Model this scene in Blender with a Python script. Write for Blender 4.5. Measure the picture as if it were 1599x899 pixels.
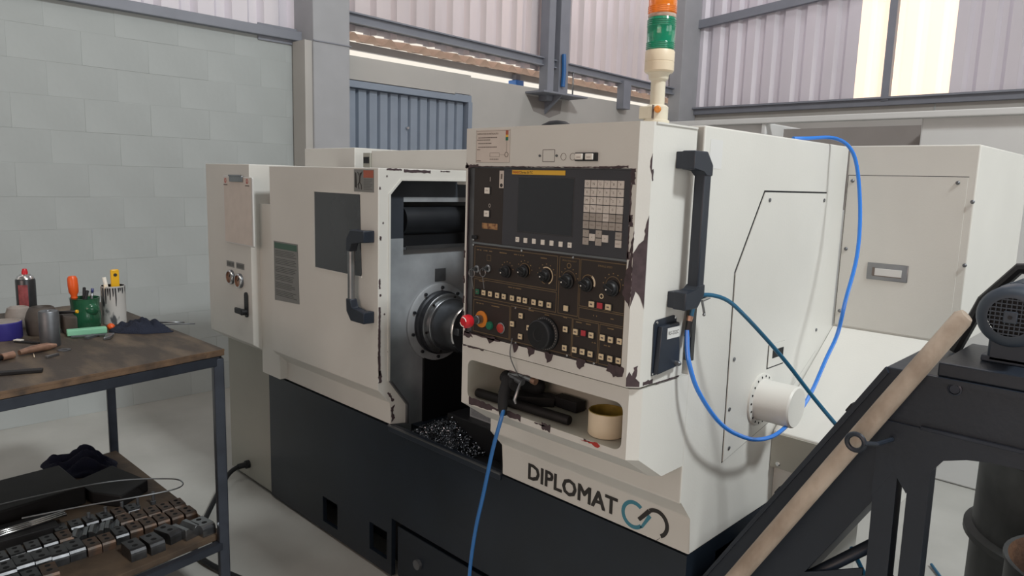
import bpy, bmesh, math, random
from mathutils import Vector, Matrix
random.seed(7)
for o in list(bpy.data.objects): bpy.data.objects.remove(o)
SC = bpy.context.scene
COL = SC.collection
PI = math.pi

# ------------------------------------------------------------------ camera
def make_camera():
    f = Vector((-0.6917463, 0.7067746, -0.1481555)).normalized()
    yaw, pitch, roll = 7.74618863e-01, 1.48702958e-01, 2.99760701e-02
    f = Vector((-math.sin(yaw)*math.cos(pitch), math.cos(yaw)*math.cos(pitch), -math.sin(pitch)))
    r0 = Vector((math.cos(yaw), math.sin(yaw), 0)); u0 = r0.cross(f)
    r = math.cos(roll)*r0 + math.sin(roll)*u0
    u = -math.sin(roll)*r0 + math.cos(roll)*u0
    cd = bpy.data.cameras.new('camera'); cam = bpy.data.objects.new('camera', cd); COL.objects.link(cam)
    m = Matrix((r, u, -f)).transposed().to_4x4(); m.translation = (0, 0, 1.62)
    cam.matrix_world = m
    cd.sensor_width = 36; cd.sensor_fit = 'HORIZONTAL'; cd.lens = 36*1111.09/1599
    cd.clip_start = .05; cd.clip_end = 200
    SC.camera = cam
make_camera()

# ------------------------------------------------------------------ world, lights, exposure
SC.view_settings.view_transform = 'Standard'
SC.view_settings.look = 'None'
SC.view_settings.gamma = 1
SC.view_settings.use_curve_mapping = False
SC.view_settings.exposure = 0.0
w = bpy.data.worlds.new('sky'); SC.world = w; w.use_nodes = True
bg = w.node_tree.nodes['Background']
bg.inputs[0].default_value = (1.0, .93, .82, 1); bg.inputs[1].default_value = 1.0
def area(name, loc, target, sx, sy, power, col):
    l = bpy.data.lights.new(name, 'AREA'); l.shape = 'RECTANGLE'; l.size = sx; l.size_y = sy
    l.energy = power; l.color = col
    o = bpy.data.objects.new(name, l); COL.objects.link(o); o.location = loc
    o.rotation_euler = (Vector(target)-Vector(loc)).to_track_quat('-Z', 'Y').to_euler()
    return o
area('roof_skylight', (3.2, 1.62, 6.7), (-1.3, 1.8, .6), .9, .7, 360, (.97, 1.0, 1.0))
area('gate_daylight', (6.6, 4.4, 1.7), (-.9, 2.8, 1.1), 3.6, 2.2, 42, (.90, .97, 1.0))
area('side_fill', (6.4, .6, 1.7), (-.9, 1.9, .8), 2.4, 2.2, 40, (.95, .98, 1.0))  # fill added to lift the lathe's lower right side; no gate there
area('left_wall_fill', (-3.0, 6.6, 6.6), (-5.0, 7.0, 1.5), 1.2, 1.6, 45, (1, .95, .97))  # unseen overhead fill added for the left wall sheets and gate
area('aisle_fill', (-1.3, .3, 6.7), (-2.2, .6, 0), 1.2, 1.0, 22, (1, .94, .90))  # overhead fill added to brighten the lathe chamber and front faces
area('front_warm_fill', (.5, -4.6, 2.2), (-2.0, 2.0, 1.5), 4.0, 2.2, 66, (1, .67, .55))  # warm fill added behind the camera for the lathe's front faces

# ------------------------------------------------------------------ materials
def lin(c):
    if isinstance(c, str):
        c = [int(c[i:i+2], 16)/255 for i in (0, 2, 4)]
        return tuple((v/12.92 if v <= .04045 else ((v+.055)/1.055)**2.4) for v in c)
    return tuple(c)
MATS = {}
def M(name, col, rough=.5, metal=0, var=.10, scale=6, bump=0, bscale=60, col2=None, mix=(.45, .62), emit=None, es=0, trans=0, alpha=1, coat=0, stretch=None, detail=4, ior=None):
    if name in MATS: return MATS[name]
    m = bpy.data.materials.new(name); m.use_nodes = True; nt = m.node_tree; N = nt.nodes; L = nt.links
    b = N['Principled BSDF']; c = lin(col)
    b.inputs['Roughness'].default_value = rough; b.inputs['Metallic'].default_value = metal
    if trans: b.inputs['Transmission Weight'].default_value = trans
    if coat: b.inputs['Coat Weight'].default_value = coat
    if ior: b.inputs['IOR'].default_value = ior
    tc = N.new('ShaderNodeTexCoord'); src = tc.outputs['Object']
    if stretch:
        mp = N.new('ShaderNodeMapping'); mp.inputs['Scale'].default_value = stretch
        L.new(src, mp.inputs['Vector']); src = mp.outputs['Vector']
    nz = N.new('ShaderNodeTexNoise'); nz.inputs['Scale'].default_value = scale; nz.inputs['Detail'].default_value = detail
    L.new(src, nz.inputs['Vector'])
    r = N.new('ShaderNodeValToRGB'); L.new(nz.outputs['Fac'], r.inputs['Fac'])
    if col2 is None:
        a = tuple(max(0, v*(1-var)) for v in c); d = tuple(min(1, v*(1+var)) for v in c)
        r.color_ramp.elements[0].position = .3; r.color_ramp.elements[1].position = .7
    else:
        a = c; d = lin(col2)
        r.color_ramp.elements[0].position = mix[0]; r.color_ramp.elements[1].position = mix[1]
    r.color_ramp.elements[0].color = (*a, 1); r.color_ramp.elements[1].color = (*d, 1)
    L.new(r.outputs['Color'], b.inputs['Base Color'])
    if bump:
        n2 = N.new('ShaderNodeTexNoise'); n2.inputs['Scale'].default_value = bscale; n2.inputs['Detail'].default_value = 3
        L.new(src, n2.inputs['Vector'])
        bp = N.new('ShaderNodeBump'); bp.inputs['Strength'].default_value = bump; bp.inputs['Distance'].default_value = .01
        L.new(n2.outputs['Fac'], bp.inputs['Height']); L.new(bp.outputs['Normal'], b.inputs['Normal'])
    if emit:
        b.inputs['Emission Color'].default_value = (*lin(emit), 1); b.inputs['Emission Strength'].default_value = es
    MATS[name] = m
    return m
M('paint', 'd1d1cc', .42, var=.035, scale=3, bump=.03, bscale=180)
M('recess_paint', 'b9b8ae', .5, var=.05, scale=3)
M('paint_dark', '9b9b92', .5, var=.05, scale=3)
M('navy', '202833', .42, var=.15, scale=5, bump=.05, bscale=90)
M('navy_face', '1a222c', .38, var=.2, scale=4)
M('gap', '15171a', .8)
M('chip', '43363a', .6, var=.25, scale=60)
M('chip_edge', '8d8377', .6)
M('plastic', '232a35', .45, var=.1)
M('black', '101216', .5, var=.2)
M('rubber', '17181b', .75, var=.2)
M('glass_dark', '34373b', .16, var=.2, scale=4, coat=.4)
M('steel', '8e9194', .32, .9, var=.15, scale=12, bump=.04)
M('steel_dull', '6d7074', .45, .7, var=.3, scale=9, bump=.06)
M('chrome', 'd8d8d8', .15, 1, var=.03)
M('chuck', '6a6e73', .28, .85, var=.2, scale=10)
M('chuck_dark', '34373c', .4, .5, var=.25)
M('headstock', '979ca1', .5, .15, var=.22, scale=7, bump=.05, bscale=30)
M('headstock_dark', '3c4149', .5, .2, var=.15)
M('panel_black', '36373b', .5, var=.06, scale=3)
M('panel_brown', '2e2724', .45, var=.08, scale=3)
M('bezel', '3a3c42', .5, var=.05)
M('screen', '2e3136', .25, var=.1, scale=2)
M('gold', '8a7350', .5, var=.1)
M('goldline', '6b5a42', .5, var=.1)
M('yellow', 'e0b13c', .4, var=.05)
M('red', 'c5202c', .35, var=.05)
M('redtext', 'a8322a', .5)
M('key_light', 'cdc7c0', .5, var=.06, scale=30)
M('key_grey', 'a39c95', .5, var=.06, scale=30)
M('key_white', 'e6e2da', .45, var=.04)
M('key_cream', 'dccaa8', .45, var=.05)
M('key_green', '2b6a4f', .45, var=.08)
M('key_red', 'b43a44', .45, var=.08)
M('ink', '2a2826', .6)
M('ink_soft', '6f655f', .6)
M('label_pink', 'cdc4bc', .5, var=.05, scale=20)
M('label_grey', '7f807e', .4, .2, var=.06, scale=20)
M('label_ink', '4c4e4d', .6)
M('label_green', '3f5f51', .5, var=.08)
M('label_orange', 'a85a44', .5, var=.1)
M('copper', '9a7a68', .35, .5, var=.3, scale=30)
M('rust_label', 'a8835a', .6, var=.3, scale=80, col2='6e4a34')
M('orange_button', 'd8852f', .4)
M('green_button', '1f6f55', .35)
M('teal', '3f8296', .5, var=.05)
M('cream', 'dfd0b6', .4, var=.05, scale=10)
M('cream_plastic', 'd9d2be', .4, var=.04)
M('mug_inside', '96803a', .4, var=.25, scale=40)
M('lens_orange', 'ee8a2c', .12, var=.08, scale=9, trans=.45, emit='ff7a10', es=.08, coat=.5)
M('lens_green', '1f9a74', .12, var=.1, scale=9, trans=.45, emit='0a7a58', es=.03, coat=.5)
M('lens_clear', 'd8c9b8', .2, var=.2, scale=60, trans=.4)
M('hose_blue', '2f7ad6', .25, var=.06, coat=.3)
M('hose_teal', '1f5a7a', .3, var=.1)
M('hose_front', '2a68a8', .3, var=.1)
M('wood_pole', '9a8b7c', .7, scale=9, col2='bcae9f', mix=(.35, .7), stretch=(1.5, 3, 1), bump=.12, bscale=60)
M('wood_top', '3d352d', .6, scale=4, col2='766652', mix=(.45, .8), bump=.12, bscale=60, stretch=(1, 3, 1))
M('wood_edge', '66503c', .6, scale=16, col2='3d3128', mix=(.4, .7), bump=.2, bscale=60)
M('shelf_wood', '40352b', .65, scale=7, col2='5a4a3a', mix=(.4, .65), bump=.15)
M('table_steel', '3a3f49', .35, .6, var=.2, scale=12)
M('wall_paint', 'aab0b0', .8, var=.06, scale=1.6, bump=.5, bscale=5)
M('wall_mortar', 'a7aead', .85, var=.05)
M('wall_warm', 'b4b2ae', .8, var=.05, scale=2)
M('floor', 'a3a39e', .55, scale=1.4, col2='bcbcb7', mix=(.35, .7), bump=.05, bscale=25, detail=8)
M('beam', '868a94', .55, .1, var=.05)
M('column', 'a2a4a8', .6, var=.04)
M('sheet', 'e6e2ea', .3, .3, var=.05, scale=1.5, stretch=(1, 1, .3))
M('sheet_pink', 'e6dddf', .3, .3, var=.08, scale=1.5, stretch=(1, 1, .3))
M('gate', '8a95a4', .5, .1, var=.05)
M('fibre', 'bfa79a', .8, var=.12, scale=5)
M('bright_roof', 'e8dcc0', .8)
M('white_machine', 'd2d3d2', .45, var=.02)
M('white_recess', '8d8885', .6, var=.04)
M('skylight', 'f2d8c0', .6, scale=2.5, var=.04, emit='ffe6cf', es=.9, stretch=(1.6, 1, .2))
M('rustmetal', '494b4c', .5, .5, var=.3, scale=9)
M('rust', '38251a', .85, scale=14, col2='5e4029', mix=(.4, .7), bump=.3)
M('motor', '39434f', .45, .1, var=.1)
M('motor_dark', '171b21', .6)
M('purple', '34307c', .4, var=.12)
M('can_dark', '4b4d50', .3, .7, var=.2, scale=14)
M('can_label', '8a4346', .45, var=.35, scale=50)
M('can_white', 'c9c8c5', .55, var=.06, scale=30, col2='55585c', mix=(.60, .66), stretch=(1, 1, .35))
M('paint_drip', '2b2c30', .4)
M('glass_green', '2e6a4c', .12, var=.3, scale=10, trans=.35, coat=.3)
M('orange', 'e05a20', .35, var=.06)
M('yellow_tool', 'e6b01e', .35, var=.05)
M('white_plastic', 'dcd8cf', .4)
M('mint', '86c3a2', .6, var=.05)
M('cloth_navy', '1b2233', .9, var=.2, scale=20, bump=.4, bscale=200)
M('cloth_blue', '10162e', .95, var=.2, scale=20, bump=.4, bscale=200)
M('clay', '8f8882', .7, var=.3, scale=12)
M('jar_brown', '453f3a', .6, var=.4, scale=12)
M('jaw', '4b4c4e', .36, .75, var=.35, scale=25, bump=.05)
M('jaw_rust', '4c433d', .5, .55, scale=20, col2='5f4a3c', mix=(.45, .6), bump=.08)
M('jaw_bright', '7e8184', .25, .9, var=.15, scale=25)
M('hole', '0b0b0c', .9)
M('iron_dark', '1c1b1c', .6, .4, var=.35, scale=10)
M('chips', '8a9098', .22, 1, var=.3, scale=90)
M('pen_blue', '3c4474', .3)
M('roof_sheet', 'a8a8aa', .5, .2)

# ------------------------------------------------------------------ mesh building
def V(*a): return Vector(a)
class MB:
    def __init__(s): s.bm = bmesh.new(); s.mats = []
    def mi(s, m):
        if m not in s.mats: s.mats.append(m)
        return s.mats.index(m)
    def _fin(s, faces, m, smooth=False):
        i = s.mi(m)
        for f in faces: f.material_index = i; f.smooth = smooth
    def face(s, pts, m, smooth=False):
        f = s.bm.faces.new([s.bm.verts.new(p) for p in pts]); s._fin([f], m, smooth); return f
    def box(s, x0, x1, y0, y1, z0, z1, m, bevel=0, seg=2, rot=None):
        if x0 > x1: x0, x1 = x1, x0
        if y0 > y1: y0, y1 = y1, y0
        if z0 > z1: z0, z1 = z1, z0
        c = V((x0+x1)/2, (y0+y1)/2, (z0+z1)/2)
        vs = []
        for dx in (-1, 1):
            for dy in (-1, 1):
                for dz in (-1, 1):
                    v = V(dx*(x1-x0)/2, dy*(y1-y0)/2, dz*(z1-z0)/2)
                    if rot is not None: v = rot @ v
                    vs.append(s.bm.verts.new(c+v))
        q = [(0, 1, 3, 2), (4, 6, 7, 5), (0, 4, 5, 1), (2, 3, 7, 6), (0, 2, 6, 4), (1, 5, 7, 3)]
        fs = [s.bm.faces.new([vs[i] for i in t]) for t in q]
        s._fin(fs, m)
        if bevel > 0:
            es = list({e for f in fs for e in f.edges})
            r = bmesh.ops.bevel(s.bm, geom=es, offset=bevel, segments=seg, affect='EDGES', profile=.5)
            s._fin(r['faces'], m, True)
        return fs
    def prism(s, poly, axis, a0, a1, m, bevel=0, smooth=False):
        # poly: 2-D points in the two axes other than `axis`, in xyz order
        def p3(p, a):
            l = list(p); l.insert('xyz'.index(axis), a); return V(*l)
        A = [s.bm.verts.new(p3(p, a0)) for p in poly]; B = [s.bm.verts.new(p3(p, a1)) for p in poly]
        fs = [s.bm.faces.new(A), s.bm.faces.new(B[::-1])]; n = len(poly)
        sd = []
        for i in range(n):
            j = (i+1) % n; sd.append(s.bm.faces.new([A[j], A[i], B[i], B[j]]))
        s._fin(fs, m); s._fin(sd, m, smooth)
        if bevel:
            es = list({e for f in fs+sd for e in f.edges})
            r = bmesh.ops.bevel(s.bm, geom=es, offset=bevel, segments=2, affect='EDGES', profile=.5)
            s._fin(r['faces'], m, True)
        return fs, sd
    def tube(s, pts, r, m, seg=10, caps=True):
        pts = [Vector(p) for p in pts]; n = len(pts)
        rr = r if isinstance(r, (list, tuple)) else [r]*n
        t0 = (pts[1]-pts[0]).normalized()
        up = V(0, 0, 1) if abs(t0.z) < .9 else V(1, 0, 0)
        a = t0.cross(up).normalized()
        rings = []
        for i in range(n):
            if i == 0: t = pts[1]-pts[0]
            elif i == n-1: t = pts[-1]-pts[-2]
            else: t = (pts[i+1]-pts[i]).normalized()+(pts[i]-pts[i-1]).normalized()
            t.normalize(); a = (a-t*a.dot(t)).normalized(); b = t.cross(a)
            rings.append([s.bm.verts.new(pts[i]+(a*math.cos(2*PI*k/seg)+b*math.sin(2*PI*k/seg))*rr[i]) for k in range(seg)])
        fs = []
        for i in range(n-1):
            for k in range(seg):
                l = (k+1) % seg; fs.append(s.bm.faces.new([rings[i][k], rings[i][l], rings[i+1][l], rings[i+1][k]]))
        s._fin(fs, m, True)
        if caps: s._fin([s.bm.faces.new(rings[0][::-1]), s.bm.faces.new(rings[-1])], m)
    def lathe(s, prof, o, m, axis='z', seg=24, closed=True, mlist=None):
        # prof: (radius, height) pairs; axis letter or vector
        o = Vector(o)
        d = {'x': V(1, 0, 0), 'y': V(0, 1, 0), 'z': V(0, 0, 1)}[axis] if isinstance(axis, str) else Vector(axis).normalized()
        up = V(0, 0, 1) if abs(d.z) < .9 else V(1, 0, 0)
        a = d.cross(up).normalized(); b = d.cross(a)
        rings = []
        for r, h in prof:
            if r < 1e-5: rings.append([s.bm.verts.new(o+d*h)])
            else: rings.append([s.bm.verts.new(o+d*h+(a*math.cos(2*PI*k/seg)+b*math.sin(2*PI*k/seg))*r) for k in range(seg)])
        for i in range(len(rings)-1):
            A, B = rings[i], rings[i+1]; fs = []
            for k in range(seg):
                l = (k+1) % seg
                if len(A) == 1 and len(B) == 1: break
                if len(A) == 1: fs.append(s.bm.faces.new([A[0], B[l], B[k]]))
                elif len(B) == 1: fs.append(s.bm.faces.new([A[k], A[l], B[0]]))
                else: fs.append(s.bm.faces.new([A[k], A[l], B[l], B[k]]))
            s._fin(fs, mlist[i] if mlist else m, True)
        if closed:
            if len(rings[0]) > 1: s._fin([s.bm.faces.new(rings[0][::-1])], mlist[0] if mlist else m)
            if len(rings[-1]) > 1: s._fin([s.bm.faces.new(rings[-1])], mlist[-1] if mlist else m)
    def cyl(s, p0, p1, r, m, seg=16, r1=None):
        p0 = Vector(p0); p1 = Vector(p1)
        s.lathe([(r, 0), (r if r1 is None else r1, (p1-p0).length)], p0, m, axis=(p1-p0), seg=seg)
    def sphere(s, c, r, m, sc=(1, 1, 1), seg=16):
        res = bmesh.ops.create_uvsphere(s.bm, u_segments=seg, v_segments=max(6, seg//2), radius=r)
        for v in res['verts']: v.co = Vector(c)+V(v.co.x*sc[0], v.co.y*sc[1], v.co.z*sc[2])
        s._fin({f for v in res['verts'] for f in v.link_faces}, m, True)
    def ringface(s, outer, inner, m, depth=None, mwall=None, mfloor=None, floor=True):
        """outer: 4 corners, inner: 4 lists of points (one per corner); depth vector for the recess"""
        O = [s.bm.verts.new(p) for p in outer]; I = [[s.bm.verts.new(p) for p in c] for c in inner]
        fs = []
        for k in range(4):
            c = I[k]; nx = I[(k+1) % 4]
            for j in range(len(c)-1): fs.append(s.bm.faces.new([O[k], c[j], c[j+1]][::-1]))
            fs.append(s.bm.faces.new([O[k], c[-1], nx[0], O[(k+1) % 4]][::-1]))
        s._fin(fs, m)
        if depth is not None:
            flat = [v for c in I for v in c]; d = Vector(depth)
            low = [s.bm.verts.new(v.co+d) for v in flat]; n = len(flat); ws = []
            for i in range(n):
                j = (i+1) % n; ws.append(s.bm.faces.new([flat[i], flat[j], low[j], low[i]]))
            s._fin(ws, mwall or m, True)
            if floor: s._fin([s.bm.faces.new(low)], mfloor or mwall or m)
    def text(s, txt, mat, size, origin, xdir=(1, 0, 0), ydir=(0, 0, 1), align='LEFT', extrude=0, valign='TOP_BASELINE', bold=0, sx=1):
        me = text_mesh(txt, align, valign, extrude/size if size else 0, bold)
        x = Vector(xdir).normalized(); y = Vector(ydir).normalized(); z = x.cross(y)
        vs = [s.bm.verts.new(Vector(origin)+x*(v.co.x*size*sx)+y*(v.co.y*size)+z*(v.co.z*size)) for v in me.vertices]
        fs = []
        for p in me.polygons:
            try: fs.append(s.bm.faces.new([vs[i] for i in p.vertices]))
            except ValueError: pass
        s._fin(fs, mat)
    def xform(s, mtx):
        bmesh.ops.transform(s.bm, matrix=mtx, verts=s.bm.verts[:])
TM = {}
def text_mesh(txt, align, valign, ext, bold):
    k = (txt, align, valign, round(ext, 4), bold)
    if k in TM: return TM[k]
    c = bpy.data.curves.new('t', 'FONT'); c.body = txt; c.align_x = align; c.align_y = valign; c.extrude = ext; c.offset = bold; c.resolution_u = 2
    o = bpy.data.objects.new('t', c); COL.objects.link(o)
    dg = bpy.context.evaluated_depsgraph_get(); me = bpy.data.meshes.new_from_object(o.evaluated_get(dg))
    bpy.data.objects.remove(o)
    TM[k] = me
    return me

LOC = {}
def link_mesh(mb, name, parent=None, base=None, recalc=True, sharp=35):
    bm = mb.bm
    if recalc: bmesh.ops.recalc_face_normals(bm, faces=bm.faces[:])
    ca = math.radians(sharp)
    for e in bm.edges:
        if len(e.link_faces) == 2 and e.calc_face_angle(0) > ca: e.smooth = False
    if parent is not None: off = LOC[parent.name]
    elif base is not None: off = Vector(base)
    else:
        xs = [v.co for v in bm.verts]
        off = V((min(v.x for v in xs)+max(v.x for v in xs))/2, (min(v.y for v in xs)+max(v.y for v in xs))/2, min(v.z for v in xs))
    bmesh.ops.translate(bm, vec=-off, verts=bm.verts[:])
    me = bpy.data.meshes.new(name); bm.to_mesh(me); bm.free()
    for m in mb.mats: me.materials.append(MATS[m])
    o = bpy.data.objects.new(name, me); COL.objects.link(o)
    if parent is not None: o.parent = parent
    else: o.location = off
    LOC[o.name] = off.copy()
    return o
def tag(o, label=None, cat=None, group=None, kind=None):
    if label: o['label'] = label
    if cat: o['category'] = cat
    if group: o['group'] = group
    if kind: o['kind'] = kind
    return o
def empty(name, loc, label=None, cat=None, group=None):
    o = bpy.data.objects.new(name, None); COL.objects.link(o); o.location = loc; o.empty_display_size = .05
    LOC[o.name] = Vector(loc); return tag(o, label, cat, group)
def part(parent, name, fn, label=None, kind=None, **k):
    mb = MB(); fn(mb); o = link_mesh(mb, name, parent, **k)
    return tag(o, label, kind=kind)
def thing(name, fn, label, cat, group=None, kind=None, base=None, **k):
    mb = MB(); fn(mb); return tag(link_mesh(mb, name, None, base, **k), label, cat, group, kind)
def struct(name, fn, label=None, **k):
    mb = MB(); fn(mb); return tag(link_mesh(mb, name, None, (0, 0, 0), **k), label, None, None, 'structure')
def bx(*a, **k): return lambda mb: mb.box(*a, **k)
def arc(cx, cz, r, a0, a1, n): return [(cx+r*math.cos(math.radians(a0+(a1-a0)*i/n)), cz+r*math.sin(math.radians(a0+(a1-a0)*i/n))) for i in range(n+1)]
def smooth_path(pts, k=6):
    P = [Vector(p) for p in pts]; out = []
    for i in range(len(P)-1):
        p0 = P[max(0, i-1)]; p1 = P[i]; p2 = P[i+1]; p3 = P[min(len(P)-1, i+2)]
        for j in range(k):
            t = j/k
            out.append(.5*((2*p1)+(p2-p0)*t+(2*p0-5*p1+4*p2-p3)*t*t+(3*p1-p0-3*p2+p3)*t**3))
    out.append(P[-1]); return out

# ================================================================== SETTING
XW = -5.2          # left wall plane
YB = 8.5           # back wall plane
struct('floor', lambda m: m.box(XW-.2, 7, -5, YB+.2, -.15, 0, 'floor'))
def ceil(m):
    m.box(XW-.1, 7, 1.0, YB, 7.0, 7.06, 'roof_sheet'); m.box(XW-.1, 7, -5, -1.0, 7.0, 7.06, 'roof_sheet')
    m.box(XW-.1, -3.2, -1, 1.0, 7.0, 7.06, 'roof_sheet'); m.box(3.0, 7, -1, 1.0, 7.0, 7.06, 'roof_sheet')
struct('ceiling', ceil)
# left wall: core and courses of painted blocks
def lw(m):
    m.box(XW-.16, XW-.0014, -5, 3.24, 0, 2.63, 'wall_paint')
    m.box(XW-.16, XW, 3.24, 3.25, 0, 2.62, 'wall_paint')
    m.box(XW-.16, XW, 3.25, 4.67, 2.42, 2.60, 'wall_warm')
    m.box(XW-.16, XW, 4.67, YB, 0, 2.585, 'wall_warm', bevel=.004)
wl = struct('wall_left', lw)
blk = []
for i in range(3):
    mb = MB(); mb.box(-.014, .0, -.1973, .1973, 0.0002, .2053, 'wall_paint', bevel=.0012, seg=2)
    for v in mb.bm.verts: v.co.x += random.uniform(-.0006, .0006)
    bmesh.ops.recalc_face_normals(mb.bm, faces=mb.bm.faces[:])
    me = bpy.data.meshes.new('block'); mb.bm.to_mesh(me); mb.bm.free(); me.materials.append(MATS['wall_paint']); blk.append(me)
for c in range(13):
    z = .0 + c*.2055; y = 0.2 + (.1975 if c % 2 else 0)
    while y < 3.05:
        o = bpy.data.objects.new('block', random.choice(blk)); COL.objects.link(o); o.parent = wl
        z0 = z if c < 12 else z
        o.location = (XW+random.uniform(-.0009, .0009), y, z0)
        o.rotation_euler = (random.uniform(-.004, .004), 0, 0)
        if c == 12: o.scale = (1, 1, .83)
        y += .395
# parapet piece of the upper masonry course and lintel ledge over the gate
def lint(m):
    m.box(XW, XW+.03, 3.22, 4.45, 2.40, 2.56, 'wall_warm')
tag(part(wl, 'lintel', lint))
# columns and beams
def colA(m):
    m.box(XW-.1, XW+.22, 2.88, 3.2, 0, 7.0, 'column', bevel=.01)
    m.box(XW+.02, XW+.20, 2.82, 2.88, 0, 2.62, 'wall_warm')
    m.box(XW+.215, XW+.228, 2.88, 3.21, 2.618, 2.626, 'beam'); m.box(XW+.215, XW+.228, 2.88, 3.21, 3.02, 3.028, 'beam')
struct('trim_1', colA, 'grey painted steel column dividing the left wall')
struct('trim_2', lambda m: (m.box(XW-.05, XW+.05, -3, 2.9, 2.63, 2.70, 'beam', bevel=.006), m.box(XW, XW+.012, 2.55, 2.86, 2.60, 2.72, 'beam')), 'grey steel girt along the top of the block wall')
def girt(y0, y1, za, zb, x=XW):
    def f(m):
        h = .085
        m.prism([(y0, za-h), (y0, za), (y1, zb), (y1, zb-h)], 'x', x+.0, x+.04, 'beam')
        m.prism([(y0, za-.012), (y0, za), (y1, zb), (y1, zb-.012)], 'x', x, x+.07, 'beam')
        m.prism([(y0, za-h), (y0, za-h+.012), (y1, zb-h+.012), (y1, zb-h)], 'x', x, x+.07, 'beam')
    return f
struct('trim_3', girt(3.2, 8.5, 2.93, 2.855), 'long grey steel channel girt under the corrugated sheets')
struct('trim_4', lambda m: m.box(XW, XW+.12, 5.62, 5.72, 2.46, 7.0, 'beam', bevel=.006), 'grey steel post above the wall bracket')
struct('trim_5', lambda m: (m.box(XW-.02, XW+.10, 5.82, 5.97, 2.56, 7.0, 'beam', bevel=.006)), 'wider grey steel post beside the wall bracket')
struct('trim_6', girt(5.9, 8.5, 4.6, 4.5), 'upper grey steel girt of the left wall')
struct('trim_7', lambda m: m.box(XW-.02, XW+.16, 8.1, YB, 0, 7.0, 'column', bevel=.01), 'grey corner column')
struct('trim_8', lambda m: m.box(XW, XW+.1, 6.98, 7.12, 2.5, 2.82, 'beam', bevel=.004), 'short grey stub post under the long girt')
struct('trim_9', lambda m: (m.box(XW, 7, YB-.06, YB, 2.55, 2.64, 'beam', bevel=.006), m.box(XW, 7, YB-.10, YB, 2.62, 2.64, 'beam')), 'grey girt along the back wall')
struct('trim_10', lambda m: m.prism([(XW, 3.62), (XW, 3.72), (2.0, 4.3), (2.0, 4.2)], 'y', YB-.07, YB-.01, 'beam'), 'sloping grey brace across the back wall sheets')
struct('trim_11', lambda m: m.box(-2.75, -2.67, YB-.08, YB, 2.6, 7.0, 'beam', bevel=.006), 'dark post standing in front of the bright translucent sheets')
# corrugated sheets, trapezoid ribs, one part per sheet
def trap_profile(a0, a1, pitch, rib, top, d):
    pts = [(a0, 0)]; a = a0
    flat = pitch-rib
    while a+pitch <= a1+1e-6:
        pts += [(a+flat, 0), (a+flat+(rib-top)/2, d), (a+flat+(rib+top)/2, d), (a+pitch, 0)]; a += pitch
    if a < a1-1e-4: pts.append((a1, 0))
    return pts
def sheet(parent, along, a0, a1, plane, z0, z1, pitch, rib, top, d, mat, name='metal_sheet'):
    def f(m):
        pr = trap_profile(a0, a1, pitch, rib, top, d)
        for (p, q) in zip(pr[:-1], pr[1:]):
            if along == 'y': P = [V(plane+p[1], p[0], z0), V(plane+q[1], q[0], z0), V(plane+q[1], q[0], z1), V(plane+p[1], p[0], z1)]
            else: P = [V(p[0], plane+p[1], z0), V(q[0], plane+q[1], z0), V(q[0], plane+q[1], z1), V(p[0], plane+p[1], z1)]
            m.face(P, mat)
    return part(parent, name, f, recalc=False)
y = -3.0
while y < 2.7:
    sheet(wl, 'y', y, y+.98, XW-.06, 2.66, 7.0, .245, .13, .06, -.05, 'sheet'); y += .98
y = 3.2
while y < 8.4:
    sheet(wl, 'y', y, min(y+1.05, 8.45), XW-.03, 2.80-(y-3.2)*.012, 7.0, .21, .13, .07, -.05, 'sheet_pink'); y += 1.05
wb = struct('wall_back', lambda m: (m.box(XW-.16, 7, YB, YB+.15, 0, 2.57, 'wall_warm'), m.box(-2.24, -2.225, YB-.006, YB, 2.30, 2.57, 'wall_paint')))
for (a, b, mat, nm) in ((-5.1, -3.9, 'sheet', 'metal_sheet'), (-3.9, -3.06, 'sheet', 'metal_sheet'), (-3.06, -2.12, 'skylight', 'translucent_sheet'), (-2.12, -1.0, 'sheet', 'metal_sheet'),
                        (-1.0, .2, 'sheet', 'metal_sheet'), (.2, 1.4, 'sheet', 'metal_sheet'), (1.4, 2.6, 'sheet', 'metal_sheet')):
    sheet(wb, 'x', a, b, YB+.0, 2.58, 7.0, .235, .13, .05, .045, mat, nm)
struct('wall_right', lambda m: (m.box(7, 7.15, -5, 2.4, 0, 7.0, 'wall_warm'), m.box(7, 7.15, 6.8, YB, 0, 7.0, 'wall_warm'), m.box(7, 7.15, 2.4, 6.8, 4.6, 7.0, 'wall_warm')))
struct('wall_front', lambda m: (m.box(XW-.16, -1.0, -5.15, -5, 0, 7.0, 'wall_warm'), m.box(2.0, 7, -5.15, -5, 0, 7.0, 'wall_warm'), m.box(-1.0, 2.0, -5.15, -5, 3.2, 7.0, 'wall_warm')))
# gate in the left wall
def gate(m):
    x = XW
    m.box(x-.08, x+.03, 3.25, 4.66, 2.345, 2.41, 'gate', bevel=.004)
    m.box(x-.08, x+.03, 3.25, 3.30, 0, 2.35, 'gate'); m.box(x-.08, x+.03, 4.62, 4.67, 0, 2.35, 'gate')
    m.box(x-.07, x-.05, 3.30, 4.62, .0, 2.345, 'gate')
dg = struct('door_1', gate, 'blue grey metal gate behind the lathe')
n = 12
for i in range(n):
    y0 = 3.31+i*(1.30/n)
    part(dg, 'slat', lambda m, y0=y0: m.prism([(XW-.05, y0+.004), (XW-.018, y0+.016), (XW-.018, y0+.092), (XW-.05, y0+.104)], 'z', .04, 2.34, 'gate'))
part(dg, 'bolt', lambda m: m.cyl((XW-.02, 3.93, 2.06), (XW+.01, 3.93, 2.06), .012, 'chrome', 8))
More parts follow.
